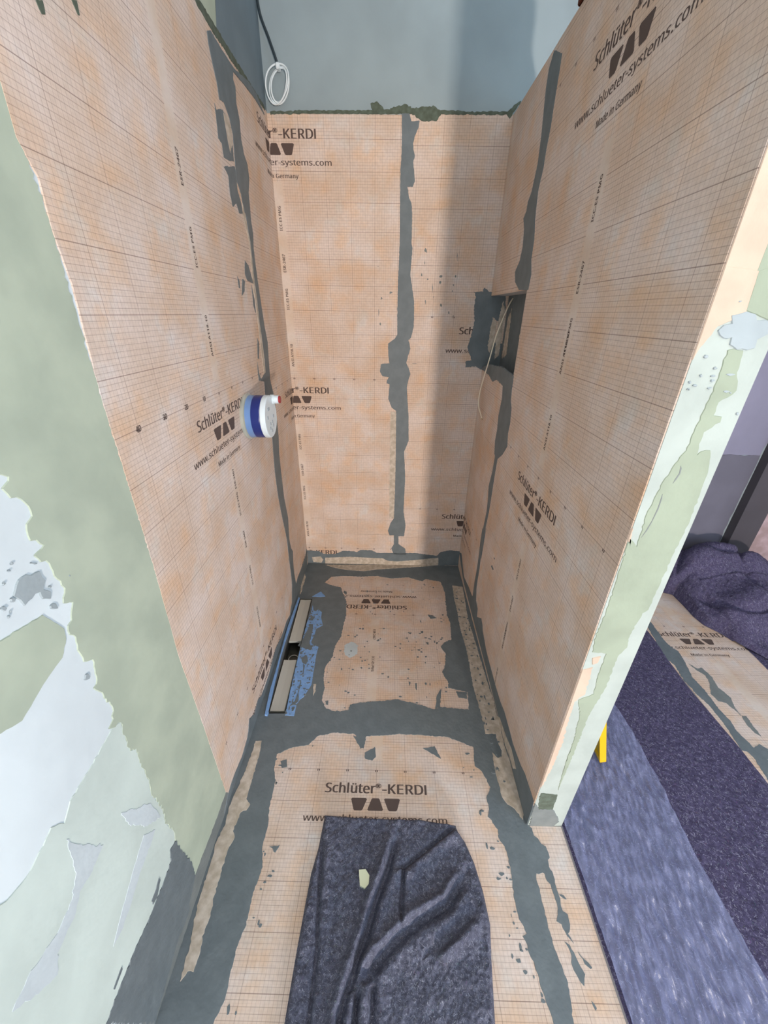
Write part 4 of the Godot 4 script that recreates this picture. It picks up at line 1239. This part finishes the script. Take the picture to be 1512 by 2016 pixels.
func build_felt() -> void:
	# the mat in the foreground: a folded length of felt with creases
	var edge := outline("mat")
	var folds := []
	for k in ["fold_a", "fold_b", "fold_b2", "fold_c", "fold_d", "fold_d2", "fold_e", "fold_l"]:
		folds.append(outline(k))
	folds[0].append(Vector2(-0.10, 2.3)); folds[4].append(Vector2(-0.02, 2.3)); folds[5].append(Vector2(-0.05, 2.3)); folds[7].append(Vector2(-0.12, 2.3))
	var lside := PackedVector2Array([Vector2(-0.158, 1.386), Vector2(-0.164, 1.463), Vector2(-0.175, 1.521), Vector2(-0.179, 1.588), Vector2(-0.183, 1.658), Vector2(-0.187, 1.778), Vector2(-0.19, 2.6)])
	var rside := PackedVector2Array([Vector2(0.251, 1.386), Vector2(0.258, 1.405), Vector2(0.272, 1.425), Vector2(0.291, 1.481), Vector2(0.303, 1.545), Vector2(0.308, 1.612), Vector2(0.297, 1.674), Vector2(0.290, 1.721), Vector2(0.283, 1.770), Vector2(0.28, 2.6)])
	# for every fold: depth of the crease, height of the swell beside it, half width of the crease
	var amount := [[0.026, 0.025, 0.0095], [0.018, 0.010, 0.0060], [0.016, 0.008, 0.005], [0.030, 0.024, 0.0130], [0.024, 0.016, 0.0085], [0.020, 0.012, 0.007], [0.012, 0.022, 0.013], [0.018, 0.006, 0.005]]
	var surf := func(a: float, b: float) -> Vector3:
		var z := 1.380 + b * 0.92
		var x0 := _across(lside, z)
		var x1 := _across(rside, z)
		var aa := clampf((a - 0.02) / 0.96, 0.0, 1.0)
		var x := lerpf(x0, x1, aa)
		var zz := z
		if b < 0.001 or true:
			zz += 0.0 if b > 0.2 else (1.0 - b / 0.2) * (0.006 * sin(aa * 3.0) - 0.004 + 0.018 * maxf(0.0, aa - 0.72) / 0.28)
		var h := 0.016 + 0.006 * noise.get_noise_2d(x * 1500.0, zz * 1500.0) + 0.0018 * noise.get_noise_2d(x * 9000.0, zz * 9000.0)
		var p := Vector2(x, zz)
		for k in folds.size():
			var d := near_line(p, folds[k])
			if d.z < 0.08:
				var ends := smoothstep(0.0, 0.12, d.y) * (smoothstep(0.0, 0.12, 1.0 - d.y) if k in [2, 3, 6] else 1.0)
				ends = maxf(ends, 0.25)
				var s := d.x if k in [0, 3, 4, 5] else -d.x
				var swell := exp(-pow((s - 0.016) / 0.016, 2.0)) + 0.35 * exp(-pow((s + 0.020) / 0.016, 2.0))
				h += ends * amount[k][1] * swell
				h = lerpf(h, minf(h, 0.002), ends * minf(1.0, amount[k][0] / 0.02) * exp(-pow(d.z / amount[k][2], 2.0)))
		var rim := minf(minf(aa, 1.0 - aa) * 0.45, b * 0.92)
		h *= smoothstep(-0.002, 0.010, rim)
		if a < 0.011 or a > 0.989 or b < 0.004: h = 0.0
		return Vector3(x, maxf(h, 0.0) + 0.0018, zz)
	var mo := mesh_node("felt_mat", heightfield(170, 340, surf), M.felt)
	tag(mo, "folded dark grey felt mat with creases lying on the floor in the foreground", "mat")
	# scrap of tape on it
	var sc := outline("scrap")
	var st := start()
	var top := PackedVector3Array()
	for i in sc.size():
		top.append(Vector3(sc[i].x, 0.0265 + 0.0015 * sin(i * 2.1), sc[i].y))
	for i in Geometry2D.triangulate_polygon(sc).size() / 3:
		var e := Geometry2D.triangulate_polygon(sc)
		tri(st, top[e[i * 3]], top[e[i * 3 + 1]], top[e[i * 3 + 2]], Vector3.UP)
	for i in sc.size():
		var a := top[i]
		var b := top[(i + 1) % sc.size()]
		var n := (b - a).cross(Vector3.UP).normalized()
		quad(st, a, b, b - Vector3(0, 0.012, 0), a - Vector3(0, 0.012, 0), n)
	tag(mesh_node("tape_scrap", st.commit(), M.paper), "small pale scrap of masking tape stuck on the grey felt mat", "tape")
	# felt runner in the room on the right, with the clear film over its edge
	var run := func(a: float, b: float) -> Vector3:
		var x := lerpf(0.584, 1.345, a)
		var z := lerpf(0.02, 3.4, b)
		if a > 0.5: x += 0.010 * sin(z * 5.0) + 0.006 * sin(z * 13.0)
		var h := 0.005 + 0.003 * noise.get_noise_2d(x * 700.0, z * 700.0) + 0.0015 * noise.get_noise_2d(x * 4000.0, z * 4000.0)
		return Vector3(x, h if a > 0.001 and a < 0.999 else 0.0, z)
	tag(mesh_node("felt_runner", heightfield(60, 220, run), M.felt_violet), "dark violet felt runner on the floor right of the partition", "mat")
	var lay2 := func(a: float, b: float) -> Vector3:
		var z := lerpf(0.30, 3.4, b)
		var x := lerpf(1.745 + 0.02 * sin(z * 4.0), 2.9, a)
		return Vector3(x, (0.006 + 0.003 * noise.get_noise_2d(x * 700.0, z * 700.0)) if a > 0.001 else 0.0, z)
	tag(mesh_node("felt_runner", heightfield(30, 100, lay2), M.felt_violet), "flat dark felt beyond the pink membrane strip, under the heap", "mat")
	var film := func(a: float, b: float) -> Vector3:
		var z := lerpf(0.50, 3.0, b)
		var x := lerpf(0.588, 0.950 + 0.012 * sin(z * 7.0), a)
		var h := 0.0125 + 0.016 * (0.5 - absf(noise.get_noise_2d(x * 1500.0 - z * 200.0, z * 380.0))) * smoothstep(0.0, 0.1, a) + 0.009 * (0.5 - absf(noise.get_noise_2d(x * 3800.0 + 70.0, z * 900.0))) + 0.008 * exp(-pow((x - 0.665 - 0.02 * sin(z * 9.0)) / 0.012, 2.0)) + 0.006 * exp(-pow((x - 0.76 - 0.03 * sin(z * 5.0)) / 0.012, 2.0)) + 0.004 * noise.get_noise_2d(x * 8000.0, z * 1600.0)
		return Vector3(x, h, z)
	tag(mesh_node("plastic_film", heightfield(110, 420, film), M.film), "crinkled translucent plastic film lying along the outer side of the partition", "film")
	# the heap of felt at the far wall
	var bl := outline("bundle")
	var flip := PackedVector2Array([Vector2(1.50, 0.0)])
	for p in bl: flip.append(p)
	var heap := func(a: float, b: float) -> Vector3:
		var z := lerpf(0.035, 1.05, b)
		var x0 := _across(flip, z)
		var x1 := 2.14 + 0.04 * sin(z * 9.0) + z * 0.25
		var x := lerpf(x0, x1, a)
		var body := 0.19 * exp(-pow((z - 0.16) / 0.30, 2.0)) + 0.07 * smoothstep(1.05, 0.5, z)
		var h := body * pow(maxf(0.0, sin(PI * clampf(a * 0.97 + 0.015, 0, 1))), 0.45)
		var w := (z - 0.45 * (x - 1.6))
		h += 0.035 * sin(w * 19.0 + 2.2 * sin(x * 7.0)) * smoothstep(0.0, 0.2, a) * smoothstep(1.0, 0.85, a)
		var inside := smoothstep(0.0, 0.12, a) * smoothstep(1.0, 0.88, a)
		h += inside * 0.03 * noise.get_noise_2d(x * 260.0, z * 260.0)
		h -= inside * 0.045 * pow(1.0 - absf(sin(w * 8.5 + 0.9 * sin(x * 9.0 + z * 2.0) + 0.6)), 5.0)
		h -= inside * 0.03 * pow(1.0 - absf(sin((x + 0.55 * z) * 10.0 + 1.1 * sin(z * 8.0))), 6.0)
		h += 0.004 * noise.get_noise_2d(x * 5000.0, z * 5000.0)
		if b < 0.01 or b > 0.99 or a < 0.01 or a > 0.99: h = 0.0
		return Vector3(x, maxf(h, 0.012 if a > 0.02 and a < 0.98 and b > 0.02 and b < 0.98 else 0.0) + (0.0115 if x > 1.73 and z > 0.29 else 0.003), z)
	tag(mesh_node("felt_heap", heightfield(130, 160, heap), M.felt_violet), "crumpled heap of dark violet felt in front of the far lilac wall", "felt")

func _across(line: PackedVector2Array, z: float) -> float:
	for i in line.size() - 1:
		if z <= line[i + 1].y:
			return lerpf(line[i].x, line[i + 1].x, clampf((z - line[i].y) / maxf(line[i + 1].y - line[i].y, 1e-5), 0.0, 1.0))
	return line[-1].x

func build_loose() -> void:
	# spirit level leaning against the outer side of the partition
	var root := put(Node3D.new(), "spirit_level")
	var foot := Vector3(0.787, 0.034, 1.185)
	var head := Vector3(HALF + THICK + 0.012, 0.80, 1.16)
	var y := (head - foot).normalized()
	var x := y.cross(Vector3(0, 0, 1)).normalized()
	root.transform = Transform3D(Basis(x, y, x.cross(y)), foot)
	tag(root, "yellow spirit level leaning against the outer side of the partition", "level")
	var st := start()
	box(st, Vector3(-0.011, 0.02, -0.026), Vector3(0.011, 0.78, -0.020), 0.001)
	box(st, Vector3(-0.011, 0.02, 0.020), Vector3(0.011, 0.78, 0.026), 0.001)
	box(st, Vector3(-0.007, 0.02, -0.021), Vector3(0.007, 0.78, 0.021), 0.001)
	mesh_node("body", st.commit(), M.yellow, root)
	for e in [[0.0, 0.021], [0.779, 0.80]]:
		st = start()
		box(st, Vector3(-0.0112, e[0], -0.0263), Vector3(0.0112, e[1], 0.0263), 0.0015)
		mesh_node("end_cap", st.commit(), M.yellow if e[0] < 0.1 else M.black_rubber, root)
	st = start()
	box(st, Vector3(-0.009, 0.37, -0.012), Vector3(0.009, 0.43, 0.012), 0.003)
	mesh_node("vial", st.commit(), M.vial, root)
	# brick on top of the partition
	var b := put(Node3D.new(), "brick")
	b.position = Vector3(HALF + 0.055, TOP, 0.70)
	b.rotation.y = 0.05
	tag(b, "reddish brown brick lying on top of the right partition", "brick")
	st = start()
	for k in [[-0.12, -0.062], [-0.042, -0.012], [0.012, 0.042], [0.062, 0.12]]:
		box(st, Vector3(-0.0575, 0.0, k[0]), Vector3(0.0575, 0.071, k[1]), 0.003)
	box(st, Vector3(-0.0575, 0.0, -0.118), Vector3(-0.022, 0.071, 0.118), 0.003)
	box(st, Vector3(0.022, 0.0, -0.118), Vector3(0.0575, 0.071, 0.118), 0.003)
	mesh_node("body", st.commit(), M.brick_clay, b)

func build_lamps(at: Vector3) -> void:
	var root := put(Node3D.new(), "unseen_site_lamp")  # lamp out of view, set where the partition's shadow edge points
	root.position = Vector3(at.x, 0, at.z)
	root.rotation.y = 0.22
	tag(root, "unseen work lamp on a tripod behind the camera, lighting the back wall", "lamp")
	var st := start()
	box(st, Vector3(-0.1, at.y - 0.15, 0.0), Vector3(0.1, at.y + 0.15, 0.04), 0.008)
	mesh_node("housing", st.commit(), M.yellow, root)
	st = start()
	box(st, Vector3(-0.08, at.y - 0.13, -0.004), Vector3(0.08, at.y + 0.13, 0.001), 0.001)
	mesh_node("lamp_face", st.commit(), M.lamp_face, root)
	st = start()
	tube(st, PackedVector3Array([Vector3(0, 0.2, 0.05), Vector3(0, at.y, 0.05)]), 0.012)
	mesh_node("pole", st.commit(), M.black_rubber, root)
	for k in 3:
		st = start()
		var d := Vector2.from_angle(TAU * k / 3.0 + PI / 2)
		tube(st, PackedVector3Array([Vector3(0, 0.28, 0.05), Vector3(d.x * 0.25, 0.01, 0.05 + d.y * 0.25)]), 0.009)
		mesh_node("leg", st.commit(), M.black_rubber, root)
	var c := put(Node3D.new(), "added_ceiling_lamp")  # added fill panel above the view, brightens the floor
	c.position = Vector3(1.0, ROOM_Y, 2.3)
	tag(c, "added square ceiling panel, out of view, fill light for the floor", "lamp")
	st = start()
	box(st, Vector3(-0.31, -0.035, -0.31), Vector3(0.31, 0.0, 0.31), 0.004)
	mesh_node("frame", st.commit(), M.pvc, c)
	st = start()
	box(st, Vector3(-0.29, -0.040, -0.29), Vector3(0.29, -0.034, 0.29), 0.001)
	mesh_node("diffuser", st.commit(), M.lamp_face, c)
